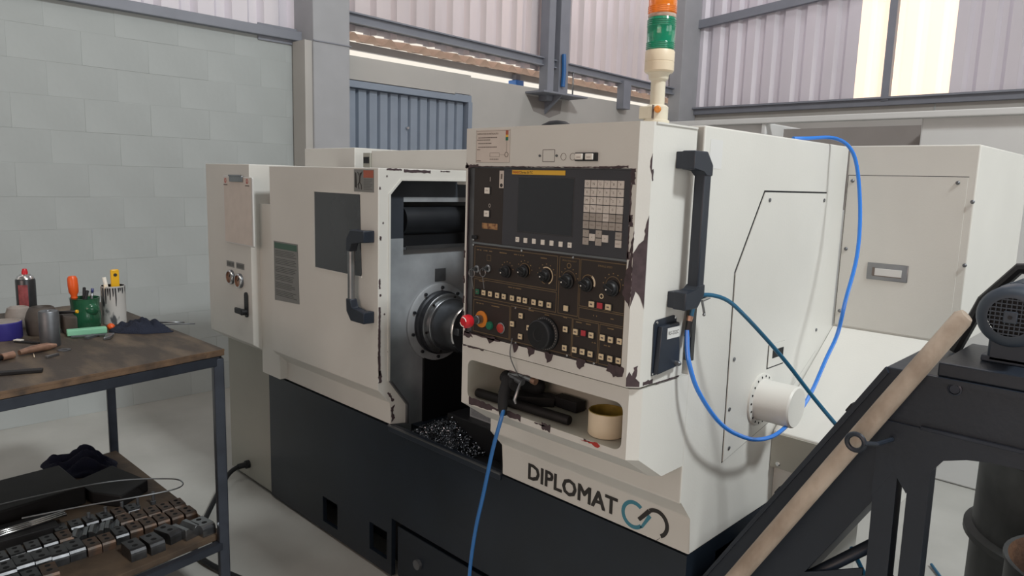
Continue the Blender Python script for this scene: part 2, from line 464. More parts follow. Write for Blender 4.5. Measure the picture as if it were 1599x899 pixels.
# neighbour's lean-to roof seen through the gap over the wall
def leanto(m):
    pr = []
    y = 3.0
    while y < 9.6:
        pr.append((y, 2.79-(y-3.0)*.010+.034*math.sin(2*PI*y/.19))); y += .019
    for (a, b) in zip(pr[:-1], pr[1:]):
        m.face([V(XW-.14, a[0], a[1]), V(XW-.14, b[0], b[1]), V(XW-.52, b[0], b[1]+.07), V(XW-.52, a[0], a[1]+.07)], 'fibre', True)
rf = thing('fibre_cement_roof', leanto, 'wavy fibre cement lean-to roof outside, seen through the gap above the left wall', 'roof', sharp=180)
part(rf, 'purlin', lambda m: m.prism([(3.0, 2.735), (3.0, 2.80), (9.6, 2.76), (9.6, 2.695)], 'x', XW-.46, XW-.42, 'column'))

# ================================================================== LATHE
XR = -.888
LA = empty('cnc_lathe', (-2.1, 2.0, 0), 'large off-white and navy lathe with a chipped control panel, in the middle of the workshop', 'lathe')
def plinth(m):
    y0 = 1.609
    # front skin around three openings
    slots = [(-2.743, -2.621, .055, .175), (-2.371, -2.247, .07, .19), (-2.215, -1.62, .0, .262)]
    xs = [-3.24]
    for s_ in slots: xs += [s_[0], s_[1]]
    xs.append(XR-.004)
    for i in range(0, len(xs)-1):
        a, b = xs[i], xs[i+1]
        if i % 2 == 0: m.box(a, b, y0, y0+.02, .012, .645, 'navy_face')
        else:
            s_ = slots[i//2]; m.box(a, b, y0, y0+.02, s_[3], .645, 'navy_face')
            if s_[2] > .02: m.box(a, b, y0, y0+.02, .012, s_[2], 'navy_face')
            m.box(a, b, y0+.10, y0+.12, .0, s_[3], 'black')
    m.box(-3.24, XR-.004, y0+.16, 2.46, .01, .60, 'navy_face')
    m.box(XR-.10, XR-.004, y0+.02, 2.46, .01, .645, 'navy_face')
    m.box(-3.24, -3.14, y0+.02, 2.46, .01, .645, 'navy_face')
part(LA, 'base_plinth', plinth)
part(LA, 'tank_drawer', lambda m: (m.box(-2.19, -1.64, 1.62, 1.70, .02, .235, 'navy_face', bevel=.004), m.cyl((-2.05, 1.62, .13), (-2.05, 1.606, .13), .02, 'steel_dull', 12)))
def sill(m):
    m.box(-2.23, -1.596, 1.600, 1.632, .628, .650, 'navy', bevel=.003)
    m.box(-2.24, -1.596, 1.632, 2.2, .585, .600, 'black')
    m.box(-2.23, -1.596, 1.599, 1.606, .648, .654, 'steel')
part(LA, 'sill', sill)
# main right-hand enclosure (profile in y-z extruded along x)
def body(m):
    prof = [(1.609, .65), (1.609, .755), (1.547, .815), (1.547, 1.765), (2.475, 1.765), (2.475, .65)]
    m.prism(prof, 'x', -1.595, XR, 'paint', bevel=.004)
part(LA, 'enclosure', body)
def body_gap(m):
    m.box(XR-.06, XR-.035, 1.512, 1.548, 1.16, 1.75, 'gap')
part(LA, 'seam_strip', body_gap)
part(LA, 'blank_sticker', lambda m: m.box(XR, XR+.0006, 1.575, 1.635, 1.665, 1.735, 'white_machine'))
# side access panel with a slanted front edge
def access(m):
    x = XR+.002
    poly = [(1.885, 1.611), (2.315, 1.611), (2.356, 1.142), (2.356, 1.09), (2.03, .905), (1.757, .872), (1.748, 1.395)]
    poly = [(1.885, 1.611), (2.315, 1.611), (2.354, 1.142), (2.345, 1.10), (2.03, .925), (1.757, .872), (1.748, 1.395)]
    g = [(p[0]+(-.003 if p[0] < 2 else .003), p[1]+(.005 if p[1] > 1.3 else -.004)) for p in poly]
    m.prism(g, 'x', XR, XR+.0006, 'gap'); m.prism(poly, 'x', XR+.0004, XR+.003, 'paint')
ap = part(LA, 'access_panel', access)
for (a, b) in ((1.912, 1.59), (2.295, 1.59), (2.33, 1.17), (1.775, 1.16), (1.785, .905), (1.77, 1.02)):
    part(ap, 'screw', lambda m: m.cyl((XR+.002, a, b), (XR+.0055, a, b), .0055, 'steel_dull', 8))
part(LA, 'latch_plate', lambda m: (m.box(XR+.003, XR+.0035, 1.982, 2.095, 1.096, 1.168, 'gap'), m.box(XR+.003, XR+.0055, 1.986, 2.095, 1.100, 1.168, 'paint', bevel=.001), m.box(XR+.0045, XR+.0062, 2.010, 2.084, 1.125, 1.150, 'gap')), 'recessed dark slot latch on the side panel')
# round cap with bolted flange
def cap(m):
    m.lathe([(.078, 0), (.078, .006), (.07, .008), (.062, .008), (.060, .012), (.060, .105), (.056, .110), (0, .110)], (XR+.003, 1.955, 1.012), 'paint', 'x', 36)
rc = part(LA, 'round_cover', cap)
for k in range(18):
    a = 2*PI*k/18; part(rc, 'bolt_hole', lambda m: m.cyl((XR+.010, 1.955+.069*math.cos(a), 1.012+.069*math.sin(a)), (XR+.0117, 1.955+.069*math.cos(a), 1.012+.069*math.sin(a)), .0035, 'gap', 6))
# covers on top of the back
part(LA, 'top_cover', lambda m: (m.box(-2.93, -1.60, 2.0, 2.46, 1.60, 1.745, 'paint', bevel=.003),))
part(LA, 'headstock_cover', lambda m: (m.box(-3.56, -3.075, 2.0, 2.5, .70, 1.762, 'paint', bevel=.003), m.box(-3.075, -2.93, 2.25, 2.5, 1.2, 1.76, 'paint')))
part(LA, 'cover_latch', lambda m: (m.box(-2.985, -2.93, 1.99, 2.03, 1.665, 1.735, 'paint_dark'), m.box(-2.978, -2.935, 1.986, 1.992, 1.685, 1.715, 'gap')))
part(LA, 'dome_cap', lambda m: m.lathe([(.07, 0), (.07, .03), (.055, .055), (.03, .068), (0, .072)], (-1.69, 1.93, 1.765), 'black', 'z', 24))
# left cabinet
def lcab(m):
    m.prism([(1.53, .80), (1.53, 1.663), (2.3, 1.663), (2.3, .745), (1.612, .745)], 'x', -3.725, -3.235, 'paint', bevel=.003)
    m.box(-3.71, -3.245, 1.615, 2.3, .02, .746, 'paint_dark')
    m.box(-3.235, -3.06, 1.575, 1.62, .66, 1.48, 'paint')
lc = part(LA, 'left_cabinet', lcab)
for gx in (-3.452, -3.357):
    zz = 1.108 if gx < -3.4 else 1.100
    g_ = part(LA, 'pressure_gauge', lambda m: m.lathe([(.036, 0), (.036, .012), (.033, .017), (.029, .017), (.028, .010), (0, .010)], (gx, 1.53, zz), 'copper', (0, -1, 0), 28, mlist=['steel_dull', 'chrome', 'chrome', 'copper', 'copper']))
    part(g_, 'needle', lambda m: m.box(gx-.002, gx+.002, 1.518, 1.520, zz-.004, zz+.020, 'black', rot=Matrix.Rotation(.7, 3, 'Y')))
for gx in (-3.462, -3.353):
    part(LA, 'gauge_label', lambda m: [m.box(gx-.043, gx+.043, 1.5292, 1.53, 1.157, 1.187, 'label_grey')] and [m.box(gx-.038+.013*i, gx-.030+.013*i, 1.5288, 1.5293, 1.163, 1.181, 'label_ink') for i in range(6)])
def handle_lock(m):
    m.prism(arc(-3.293, 1.035, .017, 0, 180, 8)+arc(-3.293, .945, .017, 180, 360, 8), 'y', 1.524, 1.532, 'black')
    m.cyl((-3.293, 1.526, .955), (-3.293, 1.500, .955), .015, 'black', 12)
    m.box(-3.365, -3.285, 1.497, 1.512, .942, .972, 'black', bevel=.006)
part(LA, 'lock_lever', handle_lock, 'black lever in an oval slot')
part(LA, 'cable_gland', lambda m: m.lathe([(.022, 0), (.022, .02), (.015, .022), (.015, .06), (0, .06)], (-3.5, 1.615, .092), 'black', (0, -1, 0), 12))
# cable from the cabinet to beneath the table
thing('corrugated_cable', lambda m: m.tube(smooth_path([(-3.5, 1.555, .092), (-3.45, 1.48, .085), (-3.3, 1.35, .05), (-3.1, 1.2, .02), (-2.9, 1.1, .018), (-2.6, 1.15, .016), (-2.2, 1.3, .016)]), .012, 'black', 8), 'black corrugated cable running from the left cabinet down to the floor behind the table leg', 'cable')
# sliding door: C-shaped section extruded along x
DX0, DX1 = -3.084, -2.231
def door(m):
    prof = [(1.553, .80), (1.553, 1.655), (1.99, 1.658), (1.99, 1.616), (1.661, 1.612), (1.608, 1.558), (1.608, .826), (1.689, .721), (1.689, .64), (1.612, .652), (1.612, .74)]
    m.prism(prof, 'x', DX0, DX1, 'paint', bevel=.0025)
dr = part(LA, 'sliding_door', door)
def dwin(m):
    y = 1.553
    m.prism([(-2.686, 1.238), (-2.686, 1.553), (-2.352, 1.553), (-2.340, 1.245), (-2.345, 1.235)], 'y', y-.0022, y+.002, 'glass_dark')
    # thin raised rim of the cut-out
    m.box(-2.690, -2.348, y-.0035, y, 1.553, 1.557, 'paint'); m.box(-2.690, -2.340, y-.0035, y, 1.231, 1.236, 'paint'); m.box(-2.691, -2.686, y-.0035, y, 1.233, 1.556, 'paint')
part(dr, 'window', dwin, 'tinted rectangular viewing window')
def dhandle(m):
    y = 1.553; x = -2.345
    hp = [(-2.285, 1.415), (-2.285, 1.375), (-2.33, 1.36), (-2.345, 1.30)]
    for (za, zb, s_) in ((1.420, 1.365, 1), (1.065, 1.120, -1)):
        m.prism([(-2.255, za), (-2.345, za), (-2.375, za-s_*.035), (-2.378, za-s_*.085), (-2.345, za-s_*.085), (-2.34, za-s_*.05), (-2.255, za-s_*.045)], 'y', y-.050, y-.018, 'plastic', bevel=.004)
        m.box(-2.285, -2.255, y-.03, y, min(za, za-s_*.045), max(za, za-s_*.045), 'plastic', bevel=.003)
    m.cyl((-2.361, y-.034, 1.13), (-2.361, y-.034, 1.35), .0145, 'steel', 16)
part(dr, 'door_handle', dhandle, 'black angled grip handle with steel bar')
def warn(m):
    y = 1.553
    m.box(-2.392, -2.258, y-.0008, y, 1.563, 1.648, 'label_grey')
    m.box(-2.327, -2.262, y-.0012, y, 1.617, 1.645, 'label_orange')
    for i in range(7): m.box(-2.325, -2.268-(i % 3)*.006, y-.0012, y, 1.609-i*.006, 1.6105-i*.006, 'label_ink')
    # pinch pictogram
    m.prism([(-2.385, 1.580), (-2.385, 1.638), (-2.376, 1.634), (-2.372, 1.60), (-2.372, 1.577)], 'y', y-.0013, y, 'ink')
    def limb(a, b, r): 
        m.tube([(a[0], y-.001, a[1]), (b[0], y-.001, b[1])], r, 'ink', 5)
    m.cyl((-2.347, y, 1.630), (-2.347, y-.0013, 1.630), .0055, 'ink', 10)
    for a, b, r in (((-2.350, 1.624), (-2.353, 1.600), .0035), ((-2.350, 1.62), (-2.366, 1.638), .0018), ((-2.350, 1.62), (-2.335, 1.640), .0018), ((-2.353, 1.600), (-2.364, 1.590), .002), ((-2.364, 1.590), (-2.356, 1.574), .002), ((-2.353, 1.600), (-2.342, 1.590), .002), ((-2.342, 1.590), (-2.34, 1.572), .002)): limb(a, b, r)
part(dr, 'warning_label', warn, 'grey label with an orange header and a black pinched-figure pictogram')
def infol(m):
    y = 1.553
    m.prism([(-3.052, 1.046), (-3.052, 1.320), (-2.834, 1.320), (-2.826, 1.056)], 'y', y-.0008, y, 'label_grey')
    m.box(-3.045, -2.842, y-.0012, y, 1.287, 1.314, 'label_green')
    for i in range(30):
        if i % 5 == 4: continue
        m.box(-3.04, -2.845-random.random()*.05, y-.0011, y, 1.276-i*.0073, 1.2787-i*.0073, 'label_ink')
part(dr, 'instruction_label', infol, 'grey text label with a green header')
# ---- chipped paint: irregular flakes lying on a face; plane coordinates
def blob(m, pts, fix, val, th=.0007, mat='chip', rough=.0022, outward=1):
    out = []; n = len(pts)
    for i in range(n):
        a = V(*pts[i], 0); b = V(*pts[(i+1) % n], 0); L = (b-a).length; k = max(1, int(L/.006))
        for j in range(k):
            p = a.lerp(b, j/k); d = (b-a).normalized(); nrm = V(-d.y, d.x, 0)*random.uniform(-rough, rough)
            if j or True: out.append((p.x+nrm.x, p.y+nrm.y))
    if fix == 'y': m.prism(out, 'y', val-th, val, mat)
    else: m.prism(out, 'x', val, val+th, mat)
def strip_pts(a, b, w0, w1, n=10):
    "irregular ribbon between 2-D points"
    a = V(*a, 0); b = V(*b, 0); d = (b-a).normalized(); nr = V(-d.y, d.x, 0); L = []; R_ = []
    for i in range(n+1):
        p = a.lerp(b, i/n); L.append(p+nr*random.uniform(w0, w1)*.5); R_.append(p-nr*random.uniform(w0, w1)*.5)
    return [(p.x, p.y) for p in L+R_[::-1]]
def door_chips(m):
    x = DX1
    for a, b, w0, w1 in (((1.560, 1.20), (1.560, 1.24), .002, .01), ((1.558, .86), (1.559, 1.13), .006, .014), ((1.562, .83), (1.562, .88), .008, .02), ((1.60, .785), (1.625, .745), .004, .014),
                         ((1.67, 1.648), (1.80, 1.647), .008, .014), ((1.59, 1.65), (1.66, 1.65), .004, .010), ((1.85, 1.651), (1.9, 1.651), .002, .006), ((1.560, 1.575), (1.560, 1.585), .004, .008), ((1.563, 1.385), (1.563, 1.40), .006, .01), ((1.563, 1.17), (1.563, 1.18), .006, .01)):
        blob(m, strip_pts(a, b, w0, w1, 8), 'x', x+.0002, rough=.001)
    blob(m, [(1.618, .66), (1.615, .72), (1.632, .73), (1.625, .70), (1.634, .675)], 'x', x+.0002)
    for c in ((1.592, 1.625), (1.575, 1.45), (1.582, 1.10), (1.60, .95)): blob(m, [(c[0]-.004, c[1]), (c[0], c[1]+.005), (c[0]+.004, c[1]), (c[0], c[1]-.005)], 'x', x+.0002, rough=.0005)
part(dr, 'paint_chips', door_chips, 'dark flakes of missing paint on the door edge', kind='stuff')
part(dr, 'door_edge_strip', lambda m: m.prism([(1.604, .832), (1.604, 1.556), (1.659, 1.610), (1.985, 1.614), (1.985, 1.622), (1.655, 1.618), (1.598, 1.560), (1.598, .832)], 'x', DX1, DX1+.003, 'paint'))
part(dr, 'kick_strip', lambda m: m.prism([(1.612, .832), (1.694, .724), (1.694, .64), (1.686, .64), (1.686, .720), (1.604, .828)], 'x', DX1, DX1+.012, 'steel_dull'))
# ---- headstock chamber
XH = -2.30
def hs(m):
    t = XH-.03
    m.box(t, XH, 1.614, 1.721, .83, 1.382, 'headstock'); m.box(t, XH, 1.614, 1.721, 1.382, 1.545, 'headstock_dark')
    m.box(t, XH, 1.721, 2.4, .5, 1.336, 'headstock'); m.box(t, XH, 1.692, 1.721, .5, .83, 'headstock')
    m.prism([(1.600, .83), (1.692, .83), (1.692, .64), (1.66, .64), (1.66, .72)], 'x', t, XH, 'headstock')
    m.box(t, XH, 1.721, 2.4, 1.527, 1.545, 'headstock')
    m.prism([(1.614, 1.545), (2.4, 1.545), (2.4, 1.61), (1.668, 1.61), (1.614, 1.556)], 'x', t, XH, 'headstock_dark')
    m.box(XH-.14, t, 1.72, 2.4, 1.33, 1.53, 'black')
    m.box(XH-.45, XH-.14, 1.62, 2.4, .7, 1.61, 'black')
part(LA, 'headstock', hs)
part(LA, 'headstock_roller', lambda m: m.cyl((XH-.055, 1.735, 1.452), (XH-.055, 2.38, 1.452), .062, 'chuck_dark', 28), 'dark shiny cylinder in the headstock recess')
part(LA, 'drip_ledge', lambda m: (m.box(XH, XH+.022, 1.721, 2.4, 1.337, 1.347, 'steel'), m.box(XH+.018, XH+.022, 1.721, 2.4, 1.337, 1.352, 'steel')))
part(LA, 'name_plate', lambda m: (m.box(XH, XH+.003, 1.885, 1.943, 1.195, 1.249, 'steel_dull', bevel=.001),))
AX = (1.905, 1.022)
def flange(m): m.lathe([(.167, 0), (.167, .010), (.160, .014), (.112, .014), (0, .014)], (XH, AX[0], AX[1]), 'headstock', 'x', 48)
fl = part(LA, 'spindle_flange', flange)
for k in range(10):
    a = 2*PI*k/10+.25; part(fl, 'bolt', lambda m: m.cyl((XH+.013, AX[0]+.148*math.cos(a), AX[1]+.148*math.sin(a)), (XH+.022, AX[0]+.148*math.cos(a), AX[1]+.148*math.sin(a)), .007, 'chuck_dark', 8))
def chuck(m):
    m.lathe([(.135, .014), (.135, .030), (.128, .034), (.128, .060), (.122, .064), (.112, .064), (.112, .082), (.110, .084), (.104, .086), (.104, .205), (.1, .211), (.045, .211), (.043, .19), (0, .19)],
            (XH, AX[0], AX[1]), 'chuck', 'x', 56, mlist=['chuck_dark', 'chuck_dark', 'chuck_dark', 'steel', 'steel', 'steel', 'steel', 'chuck', 'chuck', 'chrome', 'chuck', 'chuck_dark', 'chuck_dark'])
ck = part(LA, 'chuck', chuck, 'round steel three-jaw chuck')
for k in range(3):
    a = 2*PI*k/3+1.0
    def jawp(m, a=a):
        R3 = Matrix.Rotation(a, 3, 'X'); ctr = Vector((XH+.225, AX[0], AX[1]))+R3 @ V(0, .065, 0)
        m.box(ctr.x-.014, ctr.x+.014, ctr.y-.028, ctr.y+.028, ctr.z-.014, ctr.z+.014, 'chuck', bevel=.003, rot=R3)
        c2 = Vector((XH+.239, AX[0], AX[1]))+R3 @ V(0, .072, 0)
        m.cyl(c2, c2+V(.001, 0, 0), .007, 'hole', 10)
    part(ck, 'jaw', jawp)
for k in range(6):
    a = 2*PI*k/6+.2; part(ck, 'bolt', lambda m: m.cyl((XH+.062, AX[0]+.117*math.cos(a), AX[1]+.117*math.sin(a)), (XH+.069, AX[0]+.117*math.cos(a), AX[1]+.117*math.sin(a)), .005, 'hole', 8))
part(LA, 'way_shade_panel', lambda m: (m.box(XH, XH+.012, 1.825, 2.4, .5, AX[1]+.02, 'black'), m.box(XH+.012, -1.6, 2.08, 2.12, .5, 1.5, 'black')))  # black stands in for the shadowed way covers and interior below the chuck
part(LA, 'slide_rail', lambda m: (m.box(-2.06, -1.60, 1.76, 2.08, .60, .712, 'black', bevel=.004), m.box(-1.97, -1.60, 1.80, 1.86, .712, .775, 'navy', bevel=.006), m.prism([(1.80, .775), (1.95, .86), (1.95, .70), (1.80, .70)], 'x', -1.97, -1.60, 'headstock')))
def chips(m):
    for i in range(2600):
        t = random.random(); u = random.gauss(0, 1)
        x = -2.20+.36*random.random(); y = 1.645+.20*random.random()
        cx, cy = -2.03, 1.76
        d = math.hypot((x-cx)/.2, (y-cy)/.13)
        if d > 1: continue
        h = .605+.085*(1-d)*(.75+.35*random.random())+.006
        r = random.uniform(.0025, .0075); a = random.random()*6.28; n = random.randint(3, 5); tilt = Matrix.Rotation(random.random()*3, 3, 'X') @ Matrix.Rotation(random.random()*3, 3, 'Y')
        prev = None
        for j in range(n+1):
            ang = a+j*.8; p = V(r*math.cos(ang), r*math.sin(ang), j*.0012); q = p+V(0, 0, .0032)
            p = tilt @ p+V(x, y, h); q = tilt @ q+V(x, y, h)
            vp = (m.bm.verts.new(p), m.bm.verts.new(q))
            if prev: m._fin([m.bm.faces.new([prev[0], vp[0], vp[1], prev[1]])], 'chips')
            prev = vp
    # solid core of the heap
    m.lathe([(.135, 0), (.11, .02), (.07, .045), (.03, .062), (0, .066)], (-2.05, 1.775, .600), 'chuck_dark', 'z', 20)
    for v in m.bm.verts:
        if v.co.z < .67 and False: pass
thing('metal_swarf', chips, 'heap of glittering metal swarf in the open chamber below the chuck', 'swarf', kind='stuff', recalc=False)

# ---- console under the control panel, with tray recess
def loft(m, secs, mat):
    rings = [[m.bm.verts.new(p) for p in s_] for s_ in secs]
    out = []
    for A, B in zip(rings[:-1], rings[1:]):
        n = len(A)
        for i in range(n):
            j = (i+1) % n; out.append(m.bm.faces.new([A[i], A[j], B[j], B[i]]))
    out.append(m.bm.faces.new(rings[0][::-1])); out.append(m.bm.faces.new(rings[-1]))
    m._fin(out, mat); return rings, out
CF = 1.325; CX0 = -1.488; CH = .022
def console(m):
    def sec(z, yf): return [V(CX0, yf, z), V(XR-CH, yf, z), V(XR, yf+CH, z), V(XR, 1.546, z), V(CX0, 1.546, z)]
    rings, fs = loft(m, [sec(.917, 1.428), sec(.985, CF), sec(1.156, CF)], 'paint')
    fr = [f for f in fs if all(abs(v.co.y-CF) < 1e-5 for v in f.verts)]
    bmesh.ops.delete(m.bm, geom=fr, context='FACES_ONLY')
    x0, x1, z0, z1, r = -1.463, -.924, 1.002, 1.118, .022
    O = [V(CX0, CF, .985), V(XR-CH, CF, .985), V(XR-CH, CF, 1.156), V(CX0, CF, 1.156)]
    cs = [((x0+r, z0+r), 180), ((x1-r, z0+r), 270), ((x1-r, z1-r), 0), ((x0+r, z1-r), 90)]
    I = [[V(p[0], CF, p[1]) for p in arc(c[0], c[1], r, a, a+90, 6)] for c, a in cs]
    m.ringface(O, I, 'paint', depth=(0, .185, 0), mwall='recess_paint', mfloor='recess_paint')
co = part(LA, 'console', console, recalc=False)
def console_chips(m):
    for a, b, w0, w1 in (((-1.455, .999), (-1.36, .997), .012, .026), ((-1.36, .999), (-1.30, 1.0), .002, .010), ((-1.33, .998), (-1.25, .998), .010, .024), ((-1.20, 1.000), (-1.16, .999), .001, .005), ((-1.175, .998), (-1.145, .997), .010, .022),
                         ((-1.035, .999), (-1.0, .998), .001, .008), ((-1.30, 1.118), (-1.22, 1.118), .001, .004)):
        blob(m, strip_pts(a, b, w0, w1, 8), 'y', CF-.0003, rough=.001)
    blob(m, strip_pts((-1.485, 1.155), (-1.40, 1.155), .002, .006), 'y', CF-.0003)
    blob(m, [(-1.045, .997), (-1.02, 1.0), (-.995, 1.002), (-.985, .998), (-.99, .992), (-1.01, .995)], 'y', CF-.0008, mat='redtext')
part(co, 'paint_chips', console_chips, 'dark flakes of missing paint around the tray', kind='stuff')
# DIPLOMAT lettering on the lower white front, linked-rings logo
YF = 1.609
def lettering(m):
    [m.text('DIPLOMAT', 'ink', .0735, (-1.480+dx, YF-.0006-.00005*k_, .6745+dz), sx=.995) for k_, (dx, dz) in enumerate(((0, 0), (.0022, .0018), (-.0022, -.0018), (-.0022, .0018), (.0022, -.0018), (.0012, 0), (-.0012, 0)))]
part(LA, 'lettering', lettering, 'black capital lettering across the lower front')
def arc3(cx, cz, r, a0, a1, n, w, mat, m, y):
    A = arc(cx, cz, r+w/2, a0, a1, n); B = arc(cx, cz, r-w/2, a0, a1, n)[::-1]
    m.prism(A+B, 'y', y-.0006, y, mat)
def logo(m):
    w_ = .0115
    # teal open ring: left bowl, then bar climbing to the right
    cx, cz, r = -1.067, .699, .036
    arc3(cx, cz, r, 50, 318, 24, w_, 'teal', m, YF)
    p0 = (cx+r*math.cos(math.radians(318)), cz+r*math.sin(math.radians(318)))
    m.prism([(p0[0]-.004, p0[1]-.006), (p0[0]+.006, p0[1]-.004), (-1.008, .712), (-1.018, .718)], 'y', YF-.0006, YF, 'teal')
    # black hook: bar down-left and arch to the right
    cx2, cz2, r2 = -.993, .701, .036
    arc3(cx2, cz2, r2, -60, 128, 24, w_, 'ink', m, YF-.0006)
    p1 = (cx2+r2*math.cos(math.radians(128)), cz2+r2*math.sin(math.radians(128)))
    m.prism([(p1[0]-.006, p1[1]+.003), (p1[0]+.005, p1[1]-.005), (-1.044, .688), (-1.053, .695)], 'y', YF-.0012, YF, 'ink')
    m.prism([(-.975, .667), (-.968, .675), (-.984, .655), (-.991, .650)], 'y', YF-.0006, YF, 'ink')
part(LA, 'logo', logo, 'teal and black interlinked ring emblem')

# ---- control panel box
S = 1.0155
def PX(x): return x*S
def PZ(z): return 1.62+(z-1.62)*S
PF = 1.310
BX0, BZ0, BZ1 = -1.470, 1.163, 1.757
CP = None
def pbox(m):
    def sec(z): return [V(BX0, PF, z), V(XR-CH, PF, z), V(XR, PF+CH, z), V(XR, 1.512, z), V(BX0, 1.512, z)]
    rings, fs = loft(m, [sec(BZ0), sec(BZ1)], 'paint')
    fr = [f for f in fs if all(abs(v.co.y-PF) < 1e-5 for v in f.verts)]
    bmesh.ops.delete(m.bm, geom=fr, context='FACES_ONLY')
    x0, x1, z0, z1 = PX(-1.440), PX(-.911), PZ(1.203), PZ(1.655)
    O = [V(BX0, PF, BZ0), V(XR-CH, PF, BZ0), V(XR-CH, PF, BZ1), V(BX0, PF, BZ1)]
    I = [[V(x0, PF, z0)], [V(x1, PF, z0)], [V(x1, PF, z1)], [V(x0, PF, z1)]]
    m.ringface(O, I, 'paint', depth=(0, .006, 0), mwall='chip', mfloor='steel_dull')
    m.box(XR-.0005, XR+.003, PF+.03, 1.510, BZ1-.004, BZ1, 'paint')
CP = part(LA, 'control_panel', pbox, 'off-white control panel box with chipped edges', recalc=False)
PP = PF+.004    # surface of the inset plates
part(CP, 'display_plate', lambda m: (m.box(PX(-1.418), PX(-1.307), PP, PP+.004, PZ(1.457), PZ(1.652), 'panel_brown'), m.box(PX(-1.307), PX(-.912), PP-.001, PP+.004, PZ(1.457), PZ(1.652), 'bezel', bevel=.001)))
def lower(m):
    m.box(PX(-1.418), PX(-.911), PP, PP+.004, PZ(1.205), PZ(1.451), 'panel_brown')
part(CP, 'operator_plate', lower)
part(CP, 'divider_strip', lambda m: m.box(PX(-1.418), PX(-.912), PP-.0015, PP+.003, PZ(1.4515), PZ(1.4565), 'steel'))
def lines(m):
    def seg(a, b, w_=.0009):
        x0, z0 = PX(a[0]), PZ(a[1]); x1, z1 = PX(b[0]), PZ(b[1])
        if abs(x0-x1) < 1e-6: m.box(x0-w_, x0+w_, PP-.0005, PP, z0, z1, 'goldline')
        else: m.box(x0, x1, PP-.0005, PP, z0-w_, z0+w_, 'goldline')
    def rect(x0, x1, z0, z1):
        seg((x0, z0), (x1, z0)); seg((x0, z1), (x1, z1)); seg((x0, z0), (x0, z1)); seg((x1, z0), (x1, z1))
    rect(-1.410, -1.115, 1.362, 1.445); rect(-1.410, -1.115, 1.308, 1.357); rect(-1.108, -1.047, 1.308, 1.445); rect(-1.043, -.914, 1.335, 1.445)
    rect(-1.043, -.914, 1.305, 1.331); rect(-1.410, -1.272, 1.213, 1.300); rect(-1.268, -1.062, 1.211, 1.302); rect(-1.059, -.983, 1.208, 1.301); rect(-.979, -.914, 1.208, 1.301)
    # small printed legends too small to read: short strokes
    for (x, z, l) in ((-1.405, 1.436, .022), (-1.375, 1.436, .034), (-1.318, 1.436, .03), (-1.262, 1.436, .04), (-1.17, 1.436, .026), (-1.40, 1.353, .04), (-1.28, 1.35, .05), (-1.40, 1.292, .03), (-1.34, 1.292, .03), (-1.15, 1.297, .02),
                      (-1.05, 1.295, .02), (-1.02, 1.295, .02), (-.96, 1.295, .025), (-1.0, 1.318, .016), (-.95, 1.318, .012), (-1.05, 1.262, .012), (-1.0, 1.254, .014), (-.965, 1.254, .02), (-1.09, 1.30, .012), (-1.205, 1.3, .02)):
        n = int(l/.003)
        for i in range(n):
            if random.random() < .85: m.box(PX(x)+i*.003, PX(x)+i*.003+.0021, PP-.0004, PP, PZ(z)-.0012, PZ(z)+.0013, 'gold')
    m.text('SPINDLE SPEED', 'gold', .0062, (PX(-.972), PP-.0006, PZ(1.433)), align='CENTER')
    m.text('SPINDLE SPEED SELECT', 'gold', .0044, (PX(-1.078), PP-.0006, PZ(1.436)), align='CENTER')
    # square and ring pictograms
    m.ringface([V(PX(-1.3545-.008), PP-.0004, PZ(1.418-.008)), V(PX(-1.3545+.008), PP-.0004, PZ(1.418-.008)), V(PX(-1.3545+.008), PP-.0004, PZ(1.418+.008)), V(PX(-1.3545-.008), PP-.0004, PZ(1.418+.008))],
               [[V(PX(-1.3545-.0065), PP-.0004, PZ(1.4115))], [V(PX(-1.3545+.0065), PP-.0004, PZ(1.4115))], [V(PX(-1.3545+.0065), PP-.0004, PZ(1.4245))], [V(PX(-1.3545-.0065), PP-.0004, PZ(1.4245))]], 'goldline')
    for (cx, cz, r, a0, a1, w_, mt) in ((-1.079, 1.426, .006, 0, 360, .0012, 'gold'), (-1.150, 1.394, .021, -65, 120, .0024, 'key_cream'), (-1.150, 1.394, .021, 150, 260, .0014, 'gold'), (-1.224, 1.398, .019, -20, 200, .001, 'gold'),
                                        (-1.078, 1.393, .021, 0, 190, .0016, 'goldline'), (-1.019, 1.392, .019, 50, 180, .0016, 'gold'), (-1.019, 1.392, .019, -20, 60, .0046, 'cream'), (-.948, 1.394, .021, -30, 185, .0016, 'goldline'), (-.979, 1.366, .005, 0, 360, .0022, 'key_cream')):
        arc3(PX(cx), PZ(cz), r, a0, a1, 20, w_, mt, m, PP)
    for (cx, cz, r) in ((-1.286, 1.393, .022), (-1.224, 1.398, .026), (-1.150, 1.394, .029), (-1.078, 1.393, .028), (-.948, 1.394, .028)):
        for k in range(7):
            a = math.radians(10+k*27); m.box(PX(cx)+r*math.cos(a)-.0015, PX(cx)+r*math.cos(a)+.0015, PP-.0004, PP, PZ(cz)+r*math.sin(a)-.0012, PZ(cz)+r*math.sin(a)+.0012, 'gold')
part(CP, 'panel_markings', lines, 'gold printed lines and dial scales')
def scr(m):
    x0, x1, z0, z1 = PX(-1.252), PX(-1.074), PZ(1.497), PZ(1.630)
    m.box(x0-.003, x1+.003, PP-.0018, PP, z0-.003, z1+.003, 'panel_black', bevel=.0008); m.box(x0, x1, PP-.0022, PP, z0, z1, 'screen')
part(CP, 'screen', scr, 'dark blank display screen')
